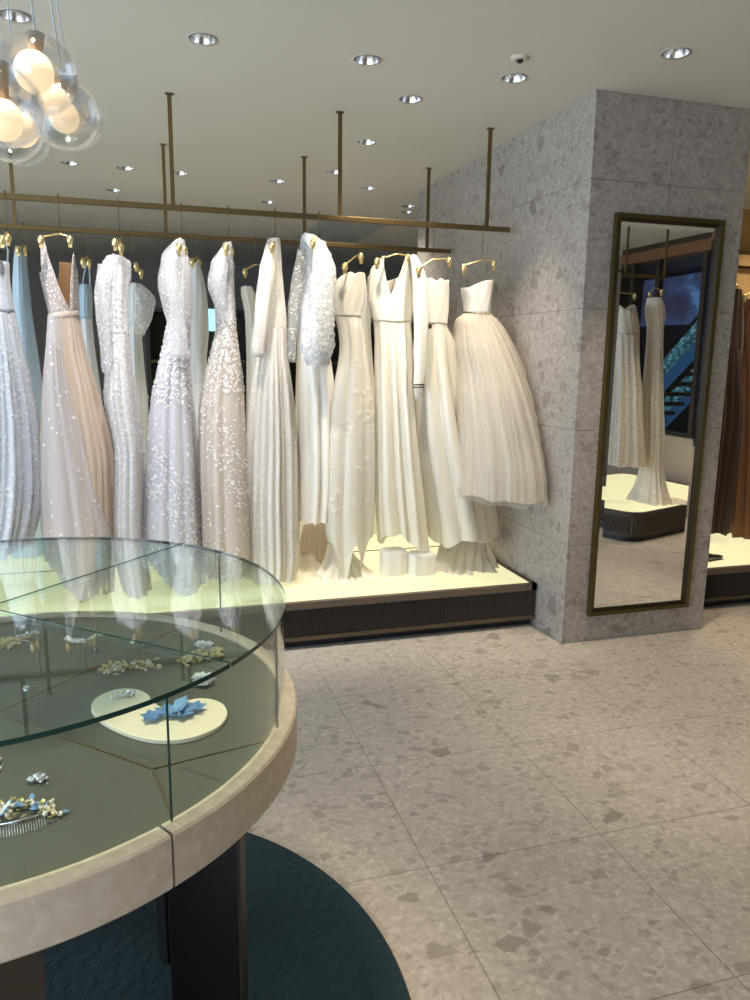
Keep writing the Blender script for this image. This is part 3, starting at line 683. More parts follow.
t, rows, bo_, sk_, iw = gown('ivory satin gown with plunging V neck and a wide hanging sleeve', F,
    [(257, 373, 411), (268, 369, 412), (285, 368, 413), (300, 368, 413), (315, 371, 412), (326, 374, 411), (345, 375, 412), (380, 375, 411), (420, 375, 414), (460, 375, 418), (500, 375, 423), (545, 377, 427)], (.07, .08, .18), 322,
    (M['satin'], M['satin'], None), 4, .34, 97, topclose=False, neck=[(-180, .10), (-150, .05), (-132, .01), (-124, 0), (-112, .12), (-101, .21), (-88, .15), (-68, .05), (-56, .0), (-35, .0), (-10, .06), (30, .08), (90, .12), (150, .12)], hemf=lambda th: .05*sin(th*2))
part_tube(t, 'sleeve', [PY(410, 257, F, dy=-.05), PY(411, 280, F, dy=-.13), PY(412, 320, F, dy=-.15), PY(411, 360, F, dy=-.15), PY(409, 385, F, dy=-.15), PY(408, 398, F, dy=-.15)], [.02, .040, .042, .034, .028, .008], M['mikado'], .6)
p = PY(409.5, 386, F, dy=-.15)
a = MB(); a.lathe([(.030, -.004), (.032, 0), (.030, .004)], 20, (p.x, p.y, p.z)); a.lathe([(.030, .010), (.032, .014), (.030, .018)], 20, (p.x, p.y, p.z)); a.build('cuff_piping', M['bronze'], t, smooth=True)
hanger('gold clip hanger spread in the open V of the satin gown', (397, 228), (377, 262), (408, 258), F, F)

t, rows, bo_, sk_, iw = gown('strapless ivory satin ball gown with gathered skirt and a jewelled waist brooch', F,
    [(279, 415, 448), (295, 414, 448), (312, 415, 448), (324, 416, 447), (335, 414, 452), (360, 411, 459), (400, 412, 467), (440, 413, 475), (480, 417, 486), (545, 424, 494)], (.08, .09, .22), 325,
    (M['mikado'], M['satin'], None), 4, .40, 101, topclose=False, neck=[(-180, .015), (-130, .008), (-110, .0), (-92, .018), (-75, .0), (-40, .02), (-8, .0), (40, .02), (90, .03)], hemf=lambda th: .03*sin(th*3))
p = PY(422, 327, F, dy=-.115)
a = MB()
for i in range(9): a.ball(p+Vector((.011*cos(i*.7), -.002, .009*sin(i*.7))), .0045, 8)
a.ball(p, .007, 10); a.build('brooch', M['bronze'], t, smooth=True)
train(t, [(.42, 1.90, 4.30, .11, .05), (.34, 1.86, 4.2, .15, .09), (.28, 1.80, 4.08, .18, .13), (.2525, 1.77, 4.02, .21, .16)], 9, .28, M['mikado'], 9, 2.04)
hanger('gold clip hanger of the strapless satin ball gown', (434, 226), (419, 270), (449, 261), F, F)

t, rows, bo_, sk_, iw = gown('strapless ivory tulle ball gown with thin dark sash, at the right end of the rail', F,
    [(279, 460, 491), (292, 461, 491), (303, 463, 491), (314, 464, 491), (320, 456, 497), (520, 464, 551)], (.09, .085, .36), 314,
    (M['mikado'], M['tulle'], M['tulle_in']), 22, .07, 113, topclose=False, xmax=2.048,
    neck=[(-180, .045), (-150, .05), (-120, .03), (-90, .012), (-50, .0), (-10, .0), (40, .02), (90, .03)],
    rows_in=[(1.925, 1.818, 4.06, .090, .09), (1.87, 1.82, 4.06, .085, .09), (1.80, 1.825, 4.06, .075, .085), (1.742, 1.828, 4.06, .074, .08), (1.72, 1.828, 4.06, .11, .10), (1.64, 1.85, 4.06, .150, .15), (1.54, 1.87, 4.05, .178, .20), (1.40, 1.895, 4.02, .20, .25), (1.27, 1.905, 3.98, .22, .29), (1.06, 1.915, 3.92, .235, .34), (.86, 1.92, 3.88, .245, .38), (.745, 1.92, 3.87, .25, .39)], drift=0)
v2, f2 = cloth_surface([(r[0]-.008*(i/20), r[1], r[2], r[3]*1.02, r[4]*1.02) for i, r in enumerate(rows[iw:])], lambda t: .07, 31, .2, 991, drift=0, nr=180)
v2 = [(min(x, 2.054), y, z) for x, y, z in v2]
a = MB(); a.add(v2, f2); a.build('tulle_layer', cloth('sheer_outer_tulle', (.82, .78, .72), .8, .4, .3, alpha=.25), t, smooth=True)
bz = rows[iw]
a = MB(); a.lathe([(1.0, -.004), (1.05, 0), (1.0, .005)], 48); a.v = [(bz[1]+x*(bz[3]+.003), bz[2]+y*(bz[4]+.003), bz[0]+z-.012*abs(y)) for x, y, z in a.v]; a.build('sash', M['bronze'], t, smooth=True)
hanger('gold clip hanger of the tulle ball gown at the rail end', (483, 232), (464, 268), (494, 264), F, F)

# --- further gowns on the front rail left of the frame edge keep the row going
# --- back rail
K5 = 5.005
bg = 'gowns on the back rail'
gown('pale blue satin gown hanging on the back rail behind the leftmost gown', K5, [(248, 15, 26), (262, 13, 27), (285, 12, 29), (310, 12, 32), (350, 14, 38), (400, 14, 45), (470, 10, 52), (557, 8, 56)], (.09, .08, .16), 300, (M['bluesatin'], M['bluesatin'], None), 6, .14, 201, group=bg)
hanger('wire hanger of the pale blue gown on the back rail', (23, 228), (18, 250), (25, 250), K5, K5, group='back rail hangers')
t, *_ = gown('thin strapped pale blue slip gown on the back rail, right of the beaded gown', K5, [(285, 80, 91), (300, 79, 92), (315, 80, 92), (340, 81, 94), (370, 82, 98), (400, 84, 102), (470, 82, 108), (550, 82, 110)], (.07, .07, .14), 320, (M['bluesatin'], M['whitesatin'], None), 6, .14, 211, group=bg, topclose=False)
part_tube(t, 'strap', [PY(82, 287, K5), PY(84, 275, K5), PY(87, 262, K5)], .004, M['bluesatin'])
part_tube(t, 'strap', [PY(90, 290, K5, dy=-.05), PY(90, 275, K5, dy=-.03), PY(88, 262, K5)], .004, M['bluesatin'])
hanger('gold clip hanger of the pale blue slip gown', (86, 232), (83, 262), (89, 263), K5, K5, group='back rail hangers')
t, *_ = gown('white gown with a puffed sheer sleeve on the back rail, behind the narrow lace gown', K5, [(284, 130, 141), (295, 128, 144), (310, 127, 145), (335, 127, 142), (370, 127, 145), (400, 126, 148), (470, 124, 150), (557, 120, 152)], (.09, .08, .15), 325, (M['whitesatin'], M['whitesatin'], None), 6, .14, 221, group=bg)
part_tube(t, 'sleeve', [PY(137, 286, K5, dy=-.05), PY(145, 300, K5, dy=-.12), PY(144, 318, K5, dy=-.12), PY(140, 335, K5, dy=-.1)], [.02, .055, .05, .02], M['sheer'], .7)
hanger('gold clip hanger of the puffed sleeve gown on the back rail', (132, 236), (136, 266), (141, 273), K5, K5, group='back rail hangers')
gown('plain white satin gown on the back rail between the fourth and fifth front gowns', K5, [(264, 191, 199), (275, 188, 203), (295, 187, 207), (330, 187, 209), (360, 188, 207), (400, 186, 210), (470, 184, 212), (540, 182, 214)], (.09, .08, .15), 320, (M['whitesatin'], M['whitesatin'], None), 6, .12, 231, group=bg)
hanger('wire hanger of the plain white satin gown on the back rail', (197, 240), (192, 262), (199, 263), K5, K5, group='back rail hangers')
gown('plain cream crepe gown with bare shoulder on the back rail behind the corded lace gown', K5, [(287, 241, 252), (296, 241, 256), (310, 244, 258), (340, 246, 262), (370, 247, 266), (420, 247, 270), (480, 246, 274), (540, 245, 276)], (.09, .08, .15), 325, (M['mikado'], M['mikado'], None), 6, .12, 241, group=bg)
hanger('gold clip hanger of the cream crepe gown on the back rail', (255, 244), (245, 272), (262, 268), K5, K5, group='back rail hangers')
gown('cream gown on the back rail seen between the brocade and V neck gowns', K5, [(285, 358, 369), (300, 357, 371), (330, 356, 371), (360, 356, 373), (420, 352, 378), (480, 348, 382), (535, 346, 386)], (.09, .08, .15), 325, (M['mikado'], M['mikado'], None), 6, .12, 251, group=bg)
gown('ivory gown on the back rail whose lace edged hem shows below the satin ball gown', K5, [(300, 425, 440), (330, 424, 442), (360, 422, 446), (420, 416, 456), (480, 412, 470), (520, 408, 482), (548, 410, 476)], (.09, .08, .18), 335, (M['mikado'], M['satin'], None), 7, .16, 261, group=bg, xmax=2.045)
gown('ivory gown on the back rail whose train shows below the flower jacket gown', K5, [(290, 300, 314), (330, 298, 316), (360, 297, 320), (420, 296, 326), (480, 294, 330), (520, 293, 334), (552, 296, 336)], (.09, .08, .2), 330, (M['mikado'], M['satin'], None), 7, .16, 271, group=bg)

# trains and rolled hems lying on the platform
def crumple(name, label, cat, poly, zb, h, mat, seed, group=None):
    rr = random.Random(seed); cx = sum(p[0] for p in poly)/len(poly); cy = sum(p[1] for p in poly)/len(poly)
    a = MB(); n = 48; rings = 12; ph = [rr.uniform(0, 6) for _ in range(6)]; vs = []
    def edge(th):
        best = 0
        dx, dy = cos(th), sin(th)
        for i in range(len(poly)):
            x1, y1 = poly[i][0]-cx, poly[i][1]-cy; x2, y2 = poly[(i+1) % len(poly)][0]-cx, poly[(i+1) % len(poly)][1]-cy
            den = dx*(y2-y1)-dy*(x2-x1)
            if abs(den) < 1e-9: continue
            tt = (x1*(y2-y1)-y1*(x2-x1))/den; ss = (x1*dy-y1*dx)/den
            if tt > 0 and -1e-6 <= ss <= 1+1e-6: best = max(best, tt)
        return best
    E_ = [edge(2*pi*k/n) for k in range(n)]
    E_ = [(E_[k-1]+2*E_[k]+E_[(k+1) % n])/4*(1+.07*sin(5*k/n*2*pi+ph[0])) for k in range(n)]
    for i in range(rings+1):
        r = i/rings
        for k in range(n):
            th = 2*pi*k/n; x = cx+cos(th)*E_[k]*r; y = cy+sin(th)*E_[k]*r
            w = .5+.5*sin(30*x+8*y+ph[1]+2*sin(14*y+ph[2]))*cos(22*y-9*x+ph[3])+.3*sin(55*x+ph[4])*sin(40*y+ph[5])
            z = zb+.004+h*max(0, 1-r**1.6)*(.35+.75*max(0, w))+.010*max(0, w)*(1-r*.6)
            vs.append((x, y, z))
    fs = [(i*n+k, (i+1)*n+k, (i+1)*n+(k+1) % n, i*n+(k+1) % n) for i in range(rings) for k in range(n)]
    vs2 = [(x, y, zb+.0015) for (x, y, z) in vs[-n:]]
    b0 = len(vs); vs += vs2; fs += [((rings)*n+k, b0+k, b0+(k+1) % n, rings*n+(k+1) % n) for k in range(n)]
    a.add(vs, fs); o = a.build(name, mat, smooth=True); return tag(o, label, cat, group)
PT = .2505
def poly_z(pts): return [tuple(on_z(x, y, PT))[:2] for x, y in pts]
for (x0, x1, y0, y1, s, lb) in ((384, 409, 552, 577, 1, 'left one of two rolled white fabric ends standing on the platform'), (412, 438, 555, 577, 2, 'right one of two rolled white fabric ends standing on the platform')):
    c = on_z((x0+x1)/2, y1, PT); w = (on_y(x1, y1, c.y).x-on_y(x0, y1, c.y).x)/2; h = on_y(x0, y0, c.y).z-PT-.01
    vs = []; n = 56
    rows_ = [(PT+.002, .96), (PT+.02, 1.0), (PT+h*.5, .97), (PT+h*.85, 1.0), (PT+h, .93), (PT+h+.006, .8)]
    for z, f in rows_:
        for k in range(n):
            th = 2*pi*k/n; q = f*(1+.025*sin(9*th+s)); ex = 4
            cc, ss = cos(th), sin(th); sup = (abs(cc)**ex+abs(ss)**ex)**(-1/ex)
            vs.append((c.x+w*q*cc*sup, c.y+.07+.06*q*ss*sup, z))
    fs = [(i*n+k, i*n+(k+1) % n, (i+1)*n+(k+1) % n, (i+1)*n+k) for i in range(len(rows_)-1) for k in range(n)]+[tuple((len(rows_)-1)*n+k for k in range(n))]
    a = MB(); a.add(vs, fs); tag(a.build('fabric_roll', M['petal'], smooth=True), lb, 'folded fabric', 'rolled fabric ends')

# ------------------------------------------------------------------ standing mirror hung on the column
YM = 3.34
mx0, mx1, mz0, mz1 = 2.205, 2.836, .150, 2.192
t = thing('wall_mirror', 'tall narrow mirror in a bronze frame on the stone column', 'mirror', ((mx0+mx1)/2, YM, mz0))
fw_ = .034
def mitre(y0, y1, o, i_, name, mat, prof=None):
    a = MB()
    O = [(mx0+o, mz0+o), (mx1-o, mz0+o), (mx1-o, mz1-o), (mx0+o, mz1-o)]; I = [(mx0+i_, mz0+i_), (mx1-i_, mz0+i_), (mx1-i_, mz1-i_), (mx0+i_, mz1-i_)]
    vs = [(x, YM-.001, z) for x, z in O]+[(x, y0, z) for x, z in O]+[(x, y1, z) for x, z in I]+[(x, YM-.001, z) for x, z in I]
    fs = []
    for k in range(4):
        j = (k+1) % 4
        fs += [(k, j, 4+j, 4+k), (4+k, 4+j, 8+j, 8+k), (8+k, 8+j, 12+j, 12+k)]
    a.add(vs, fs); return a.build(name, mat, t)
mitre(YM-.030, YM-.026, 0, .020, 'frame', M['bronze'])
mitre(YM-.027, YM-.013, .0202, .036, 'inner_frame', plain('dark_bronze_inner', L(48, 40, 24), .4, .7))
bi = .036; bw = .022
a = MB(); ix0, ix1, iz0, iz1 = mx0+bi, mx1-bi, mz0+bi, mz1-bi
yo, yi = YM-.0085, YM-.0105
O = [(ix0, yo, iz0), (ix1, yo, iz0), (ix1, yo, iz1), (ix0, yo, iz1)]; I = [(ix0+bw, yi, iz0+bw), (ix1-bw, yi, iz0+bw), (ix1-bw, yi, iz1-bw), (ix0+bw, yi, iz1-bw)]
Bk = [(x, YM-.002, z) for x, y, z in O]
a.add(O+I+Bk, [(4, 5, 6, 7), (0, 1, 5, 4), (1, 2, 6, 5), (2, 3, 7, 6), (3, 0, 4, 7), (8, 11, 10, 9), (0, 8, 9, 1), (1, 9, 10, 2), (2, 10, 11, 3), (3, 11, 8, 0)])
a.build('mirror_glass', M['mirror'], t)

# ------------------------------------------------------------------ right of the column: bronze gowns
rb = 'bronze gowns right of the column'
gown('copper satin gown right of the column, nearest the frame edge', 4.3, [(300, 738, 775), (330, 732, 780), (360, 735, 778), (420, 732, 785), (480, 728, 795), (545, 722, 805)], (.10, .10, .2), 350, (M['brown'], M['brown'], None), 8, .2, 301, group=rb, name='evening_gown', cat='evening gown')
gown('dark brown satin gown partly hidden by the column', 4.3, [(290, 712, 742), (330, 708, 744), (370, 708, 742), (430, 700, 742), (535, 690, 728)], (.10, .10, .2), 350, (M['darkbrown'], M['darkbrown'], None), 8, .2, 311, group=rb, name='evening_gown', cat='evening gown')
t = thing('clothes_rail', 'brass garment rail right of the stone column', 'clothes rail', (4.0, 4.3, 2.207))
a = MB(); a.box(3.0, 5.2, 4.287, 4.313, 2.194, 2.220); a.build('bar', M['brass'], t)
for x in (4.4, 5.0):
    a = MB(); a.box(x-.01, x+.01, 4.294, 4.306, 2.22, CH); a.build('rod', M['brass'], t)
p = on_z(712, 560, .2505)
hanger('gold clip hanger holding the copper gown', (757, 262), (745, 297), (768, 296), 4.3, 4.3, group='hangers right of the column', ztop=2.222)
hanger('gold clip hanger holding the dark brown gown', (728, 262), (720, 288), (736, 287), 4.3, 4.3, group='hangers right of the column', ztop=2.222)
t = thing('shoe', 'black pointed shoe on the lit platform right of the column', 'shoe', (p.x, p.y, .2505))
a = MB(); vs = []; S = [(-.12, .030, .05), (-.09, .032, .055), (-.03, .028, .045), (.03, .036, .03), (.08, .030, .022), (.12, .012, .012), (.135, .002, .004)]
for (u, w, h) in S:
    for k in range(12):
        an = 2*pi*k/12; vs.append((p.x+u*.9, p.y+w*cos(an)+u*.3, .2525+h*(.5+.5*sin(an))+max(0, -u)*.0))
a.add(vs, [(i*12+k, i*12+(k+1) % 12, (i+1)*12+(k+1) % 12, (i+1)*12+k) for i in range(6) for k in range(12)]+[tuple(range(11, -1, -1)), tuple(72+k for k in range(12))]); a.build('upper', M['shoe'], t, smooth=True)
a = MB(); a.obox((p.x-.02, p.y, .2522), (.10, .02, 0), (-.005, .028, 0), (0, 0, .0015)); a.build('sole', M['legbrown'], t)

# ------------------------------------------------------------------ what the mirror shows: platform, gowns, shopfront, mall
def mir(x, y, Yv): p = on_y(x, y, Yv); return Vector((p.x, 6.68-Yv, p.z))
t = thing('corner_platform', 'rounded lit display platform seen in the mirror', 'platform', (4.5, .4, 0), 'lit display platforms')
def rounded(pts, r, n=8):
    out = []; N_ = len(pts)
    for i in range(N_):
        p, a_, b_ = Vector(pts[i]), Vector(pts[i-1]), Vector(pts[(i+1) % N_])
        d1 = (a_-p).normalized()*r; d2 = (b_-p).normalized()*r
        for k in range(n+1):
            u = k/n; out.append(tuple((p+d1)*(1-u)**2+p*2*u*(1-u)+(p+d2)*u*u))
    return out
base = [(3.80, 1.52), (3.15, .10), (5.1, -.5), (5.3, .97)]
def inset(pts, d):
    c = Vector((sum(p[0] for p in pts)/len(pts), sum(p[1] for p in pts)/len(pts))); return [tuple(c+(Vector(p)-c)*(1-d)) for p in pts]
rp = rounded(base, .16)
a = MB(); a.prism(inset(rp, .03), 0, .045); a.build('kick_plinth', M['pkick'], t)
a = MB(); a.prism(rp, .045, .226); a.build('body', M['pbrown'], t, smooth='auto')
a = MB(); n = len(rp)
for i in range(n):
    p, q = Vector(rp[i]), Vector(rp[(i+1) % n]); Lg = (q-p).length; k = max(1, int(Lg/.015)); d = (q-p)/k; nn = Vector((d.y, -d.x)).normalized()*.006
    if nn.dot(p-Vector((4.5, .4))) < 0: nn = -nn
    for j in range(k):
        u = p+d*j; w = u+d*.35+nn; v = u+d*.7
        a.add([(u.x, u.y, .07), (w.x, w.y, .07), (v.x, v.y, .07), (u.x, u.y, .21), (w.x, w.y, .21), (v.x, v.y, .21)], [(0, 1, 4, 3), (1, 2, 5, 4)])
a.build('fluted_front', M['pbrown'], t)
a = MB(); io = inset(rp, .03); n = len(rp)
a.add([(x, y, .2262) for x, y in rp]+[(x, y, .252) for x, y in rp]+[(x, y, .252) for x, y in io]+[(x, y, .2262) for x, y in io],
      [(k, (k+1) % n, n+(k+1) % n, n+k) for k in range(n)]+[(n+k, n+(k+1) % n, 2*n+(k+1) % n, 2*n+k) for k in range(n)]+[(2*n+k, 2*n+(k+1) % n, 3*n+(k+1) % n, 3*n+k) for k in range(n)])
a.build('top_frame', M['pbrown'], t)
a = MB(); a.prism(inset(rp, .031), .2263, .2495); a.build('light_panel', M['lightpan'], t)
V = 5.62
mg = 'gowns reflected in the mirror'
t, rows, bo_, sk_, iw = gown('strapless lace gown with sweetheart neck seen at the left inside the mirror', V, [(308, 611, 634), (325, 611, 637), (340, 611, 638), (360, 611, 638), (390, 610, 640), (420, 608, 641), (467, 605, 643)], (.10, .10, .15), 335, (M['guipure2'], M['guipure2'], M['lining']), 6, .2, 401, mirror=True, group=mg, topclose=False, neck=lambda th: .03*cos(2*th))
t, rows, bo_, sk_, iw = gown('slim lace gown with flared train seen in the middle of the mirror', V, [(298, 645, 660), (312, 643, 664), (330, 645, 662), (360, 643, 661), (400, 640, 661), (440, 639, 662), (465, 638, 661), (485, 633, 664), (508, 624, 668)], (.09, .09, .24), 330, (M['guipure2'], M['guipure2'], M['lining']), 6, .14, 411, mirror=True, group=mg)
pr = [mir(x, y, 5.3) for x, y in ((652, 500), (674, 500), (676, 492), (660, 512))]
crumple('gown_train', 'pointed lace train hanging over the mirrored platform', 'train', [(4.28, 1.18), (4.50, 1.30), (4.62, 1.15), (4.45, .98)], .2505, .03, M['guipure2'], 12, 'trains on the platform')
zr = mir(640, 276, V).z
t = thing('clothes_rail', 'brass garment rail seen in the mirror', 'clothes rail', (4.6, 6.68-V, zr))
a = MB(); xa, xb = mir(604, 279, V).x, mir(664, 273, V).x; a.box(xa-1.2, xb, 6.68-V-.012, 6.68-V+.012, zr-.012, zr+.012); a.build('bar', M['brass'], t)
for px in (625, 664):
    x = mir(px, 260, V).x; a = MB(); a.box(x-.008, x+.008, 6.68-V-.006, 6.68-V+.006, zr+.012, CH); a.build('rod', M['brass'], t)
def hang2(label, px, py, c1, c2):
    hanger(label, (px, py), c1, c2, V, V, group='hangers reflected in the mirror', mirror=True, ztop=zr+.014, half=.05)
hang2('gold hanger above the strapless gown in the mirror', 618, 276, (612, 300), (633, 296))
hang2('gold hanger above the slim gown in the mirror', 654, 276, (648, 294), (660, 292))
# outside the shopfront: mall wall, lit panel, escalator
m = MB(); m.box(9.4, 9.55, -8, 5, 0, 5); struct(m, 'wall_mall', plain('mall_dark_wall', L(44, 50, 78), .6))
m = MB(); m.box(X1+.3, 9.6, -8, 4.9, 3.05, 3.2); m.box(X1+.2, 9.6, 4.9, 5.0, 0, 3.2); m.box(X1+.01, 9.6, -8.1, -8, 0, 3.2); m.box(X1+.0, X1+.1, -8, Y0-.16, 0, 3.2); struct(m, 'ceiling_mall_light_block', M['black'])  # dark mall ceiling, plus side walls added to block sky light
pm, tt_, bb_ = nt('led_screen')
vv = coords(tt_); nz = N(tt_, 'ShaderNodeTexNoise', Scale=2.2, Detail=3.0); tt_.links.new(vv, nz.inputs['Vector'])
ce = ramp(tt_, nz.outputs['Fac'], [(.4, L(52, 54, 80)), (.6, L(60, 78, 120)), (.75, L(100, 150, 210))]); tt_.links.new(ce, bb_.inputs['Emission Color']); bb_.inputs['Emission Strength'].default_value = .42; bb_.inputs['Base Color'].default_value = (.02, .02, .03, 1)
m = MB(); m.box(9.25, 9.32, -6.2, -3.5, 2.12, 2.98)
tag(m.build('video_screen', pm), 'large dim blue purple screen outside the shop, seen in the mirror', 'screen')
t = thing('escalator', 'blue lit escalator in the mall seen through the shop window in the mirror', 'escalator', (8, -3.4, 0))
A0 = Vector((8, -4.6, 0.06)); A1 = Vector((8, -2.2, 2.02)); d = A1-A0; nrm = Vector((1, 0, 0)); up = Vector((0, -d.z, d.y)).normalized()
a = MB()
for k in (-.35, .35): a.obox((A0+A1)/2+nrm*k-up*.02, d/2, nrm*.02, up*.08)
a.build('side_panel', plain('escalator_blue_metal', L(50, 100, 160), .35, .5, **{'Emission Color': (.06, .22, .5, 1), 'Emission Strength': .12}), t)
a = MB()
for k in (-.35, .35): a.obox((A0+A1)/2+nrm*k+up*.20, d/2*.96, nrm*.012, up*.11)
lb_, lt_, lbb = nt('lit_balustrade'); lv = coords(lt_, (1, 3, 6)); ln_ = N(lt_, 'ShaderNodeTexNoise', Scale=3.0, Detail=4.0); lt_.links.new(lv, ln_.inputs['Vector'])
lt_.links.new(ramp(lt_, ln_.outputs['Fac'], [(.38, L(20, 50, 70)), (.55, L(80, 150, 170)), (.7, L(170, 225, 235))]), lbb.inputs['Emission Color']); lbb.inputs['Emission Strength'].default_value = .24; lbb.inputs['Base Color'].default_value = (.05, .08, .09, 1)
a.build('glass_balustrade', lb_, t)
a = MB()
for k in (-.35, .35): a.obox((A0+A1)/2+nrm*k+up*.33, d/2*.97, nrm*.03, up*.025)
a.build('handrail', M['black'], t, bevel=.01)
a = MB()
for i in range(12): a.obox(A0+d*((i+.5)/12)+up*.0, (.32, 0, 0), (0, .1, 0), (0, 0, .03))
a.build('steps', M['pbrown'], t)

# ------------------------------------------------------------------ far back: dark cabinet and objects
t = thing('display_cabinet', 'black open display cabinet far behind the gowns', 'cabinet', (1.0, 8.4, 0))
cx0, cx1 = .02, 2.5
a = MB(); a.box(cx0, cx1, 8.75, 8.8, 0, 1.95); a.build('back_panel', M['black'], t)
a = MB(); a.box(cx0, cx1, 8.2, 8.75, 1.91, 1.95); a.build('top', M['black'], t)
for x in (cx0, 1.45, cx1-.04): a = MB(); a.box(x, x+.04, 8.2, 8.75, 0, 1.91); a.build('side_panel', M['black'], t)
for z in (.1, .55, 1.0, 1.4): a = MB(); a.box(cx0+.04, cx1-.05, 8.2, 8.75, z, z+.02); a.build('shelf', M['bronze'], t)
for i, (px, py, lb) in enumerate([(152, 353, 'small white box on the dark cabinet shelf behind the gowns, upper one'), (151, 391, 'small white box on the dark cabinet shelf behind the gowns, lower one')]):
    p = on_y(px, py, 8.3); z = 1.02 if i == 0 else .57
    a = MB(); a.box(p.x-.06, p.x+.06, 8.24, 8.34, z+.0002, z+.03); a.box(p.x-.063, p.x+.063, 8.237, 8.343, z+.03, z+.042); tag(a.build('gift_box', M['pearl'], bevel=.003), lb, 'box', 'boxes on the dark cabinet')
p = on_y(211, 320, 8.0)
t = thing('tablet_screen', 'small glowing blue white screen seen between the fourth and fifth gowns', 'screen', (p.x, 8.0, p.z-.12))
a = MB(); a.box(p.x-.10, p.x+.10, 8.0, 8.02, p.z-.12, p.z+.12); a.build('housing', M['black'], t, bevel=.004)
sm = emit('screen_glow', L(150, 215, 240), .9)
a = MB(); a.box(p.x-.09, p.x+.09, 7.996, 7.9995, p.z-.11, p.z+.11); a.build('display', sm, t)
a = MB(); a.box(p.x-.015, p.x+.015, 8.005, 8.015, 0, p.z-.12); a.box(p.x-.12, p.x+.12, 7.92, 8.1, 0, .012); a.build('stand', M['black'], t)
m = MB(); m.lathe([(.9, 0), (.93, 0), (.93, .03), (.9, .03)], 40, (0, 0, 0), 0, pi, True); q = on_y(140, 320, 10.8)
m.v = [(q.x+x, 10.85+z, .75+y) for x, y, z in m.v]; m.box(q.x-.93, q.x-.9, 10.85, 10.88, 0, .75); m.box(q.x+.9, q.x+.93, 10.85, 10.88, 0, .75)
tag(m.build('arch_frame', M['bronze']), 'thin bronze arch outline on the far dark wall', 'arch')

# ------------------------------------------------------------------ display counter
CX, CY = -.31, 1.53
t = thing('display_counter', 'round glass topped jewellery counter with a beige marble rim on dark fins', 'display counter', (CX, CY, 0))
marble = terrazzo('beige_marble', L(208, 191, 169), L(176, 158, 138), L(218, 205, 186), [], rough=.4, chips=0, lo=.93)
sa = radians(-57.2)
segs = [sa+radians(.25), sa+radians(120-.25), sa+radians(240-.25), sa+radians(360-.25)]
for i in range(3):
    a0 = sa+radians(120*i+.28); a1 = sa+radians(120*(i+1)-.28)
    a = MB(); a.lathe([(.557, .735), (.586, .712), (.590, .717), (.590, .799), (.586, .803), (.557, .803)], 60, (CX, CY, 0), a0, a1, True)
    a.build('marble_rim', marble, t, smooth='auto')
a = MB(); a.lathe([(0, .735), (.5565, .735), (.5565, .796), (0, .796)], 96, (CX, CY, 0)); a.build('deck', M['deck'], t, smooth='auto')
def radial(r0, r1, ang, w, z, h, ang1=None):
    p = Vector((CX+r0*cos(ang), CY+r0*sin(ang), z)); a2 = ang if ang1 is None else ang1; q = Vector((CX+r1*cos(a2), CY+r1*sin(a2), z))
    d = (q-p)/2; s = Vector((-d.y, d.x, 0)).normalized(); a = MB(); a.obox((p+q)/2, d, s*w, Vector((0, 0, h))); return a
for (r0, r1, an, an1) in ((.0, .414, -45, None), (.414, .545, -45, -54), (.0, .55, 47, None), (.0, .55, 137, None), (.0, .55, 227, None), (.414, .55, -45, -27)):
    radial(r0, r1, radians(an), .0016, .7968, .0016, None if an1 is None else radians(an1)).build('brass_inlay', M['brass'], t)
# curved glass wall panes with dark polished edges
GA = [-55.5, -22.5, 34.2, 92, 150, 208, 256, 304.5]
for i in range(len(GA)-1):
    a0, a1 = radians(GA[i]+.1), radians(GA[i+1]-.1); nseg = max(6, int((a1-a0)/radians(3)))
    a = MB(); a.lathe([(.5625, .8035), (.566, .8035), (.566, 1.0065), (.5625, 1.0065)], nseg, (CX, CY, 0), a0, a1, True)
    k = nseg+1; a.m = [1 if len(set(v//k for v in f)) == 4 else 0 for f in a.f]
    a.build('glass_wall', [M['glass'], M['gedge']], t, smooth='auto')
# four quarter panes on top
for i in range(4):
    a0, a1 = radians(-42.5+90*i+.12), radians(47.5+90*i-.12); n = 44
    out = [(CX+.012*cos((a0+a1)/2)*.1, CY+.012*sin((a0+a1)/2)*.1)]
    out += [(CX+.570*cos(a0+(a1-a0)*k/n), CY+.570*sin(a0+(a1-a0)*k/n)) for k in range(n+1)]
    a = MB(); a.prism(out, 1.007, 1.015)
    a.m = [0, 0]+[1]*(len(a.f)-2); a.m[2] = 0; a.m[-1] = 0
    a.build('glass_top', [M['topglass'], M['gedge']], t, smooth='auto', fix=True)
for an in (-42.5, 47.5, 137.5, 227.5):
    radial(.0, .569, radians(an), .0009, 1.0158, .0007).build('glass_joint', M['gedge'], t)
# fins
a = MB(); a.lathe([(0, .70), (.50, .70), (.50, .7345), (0, .7345)], 80, (CX, CY, 0)); a.build('under_plate', M['legdark'], t, smooth='auto')
for an in (-20, -79, 30, 85, 140, 195, 245):
    A_ = radians(an); hw_ = .036 if an == -79 else .022
    lg_ = radial(.335, .478, A_, hw_, .356, .343).build('leg', M['legdark'], t, bevel=.003)
    radial(.4785, .486, A_, hw_, .356, .343).build('leg_edge', M['legbrown'], lg_)
a = MB(); a.lathe([(0, .0005), (.865, .0005), (.871, .006), (.866, .012), (0, .012)], 160, (-.328, 1.51, 0))
tag(a.build('round_rug', M['rug'], smooth='auto'), 'dark teal round rug under the glass counter', 'rug')

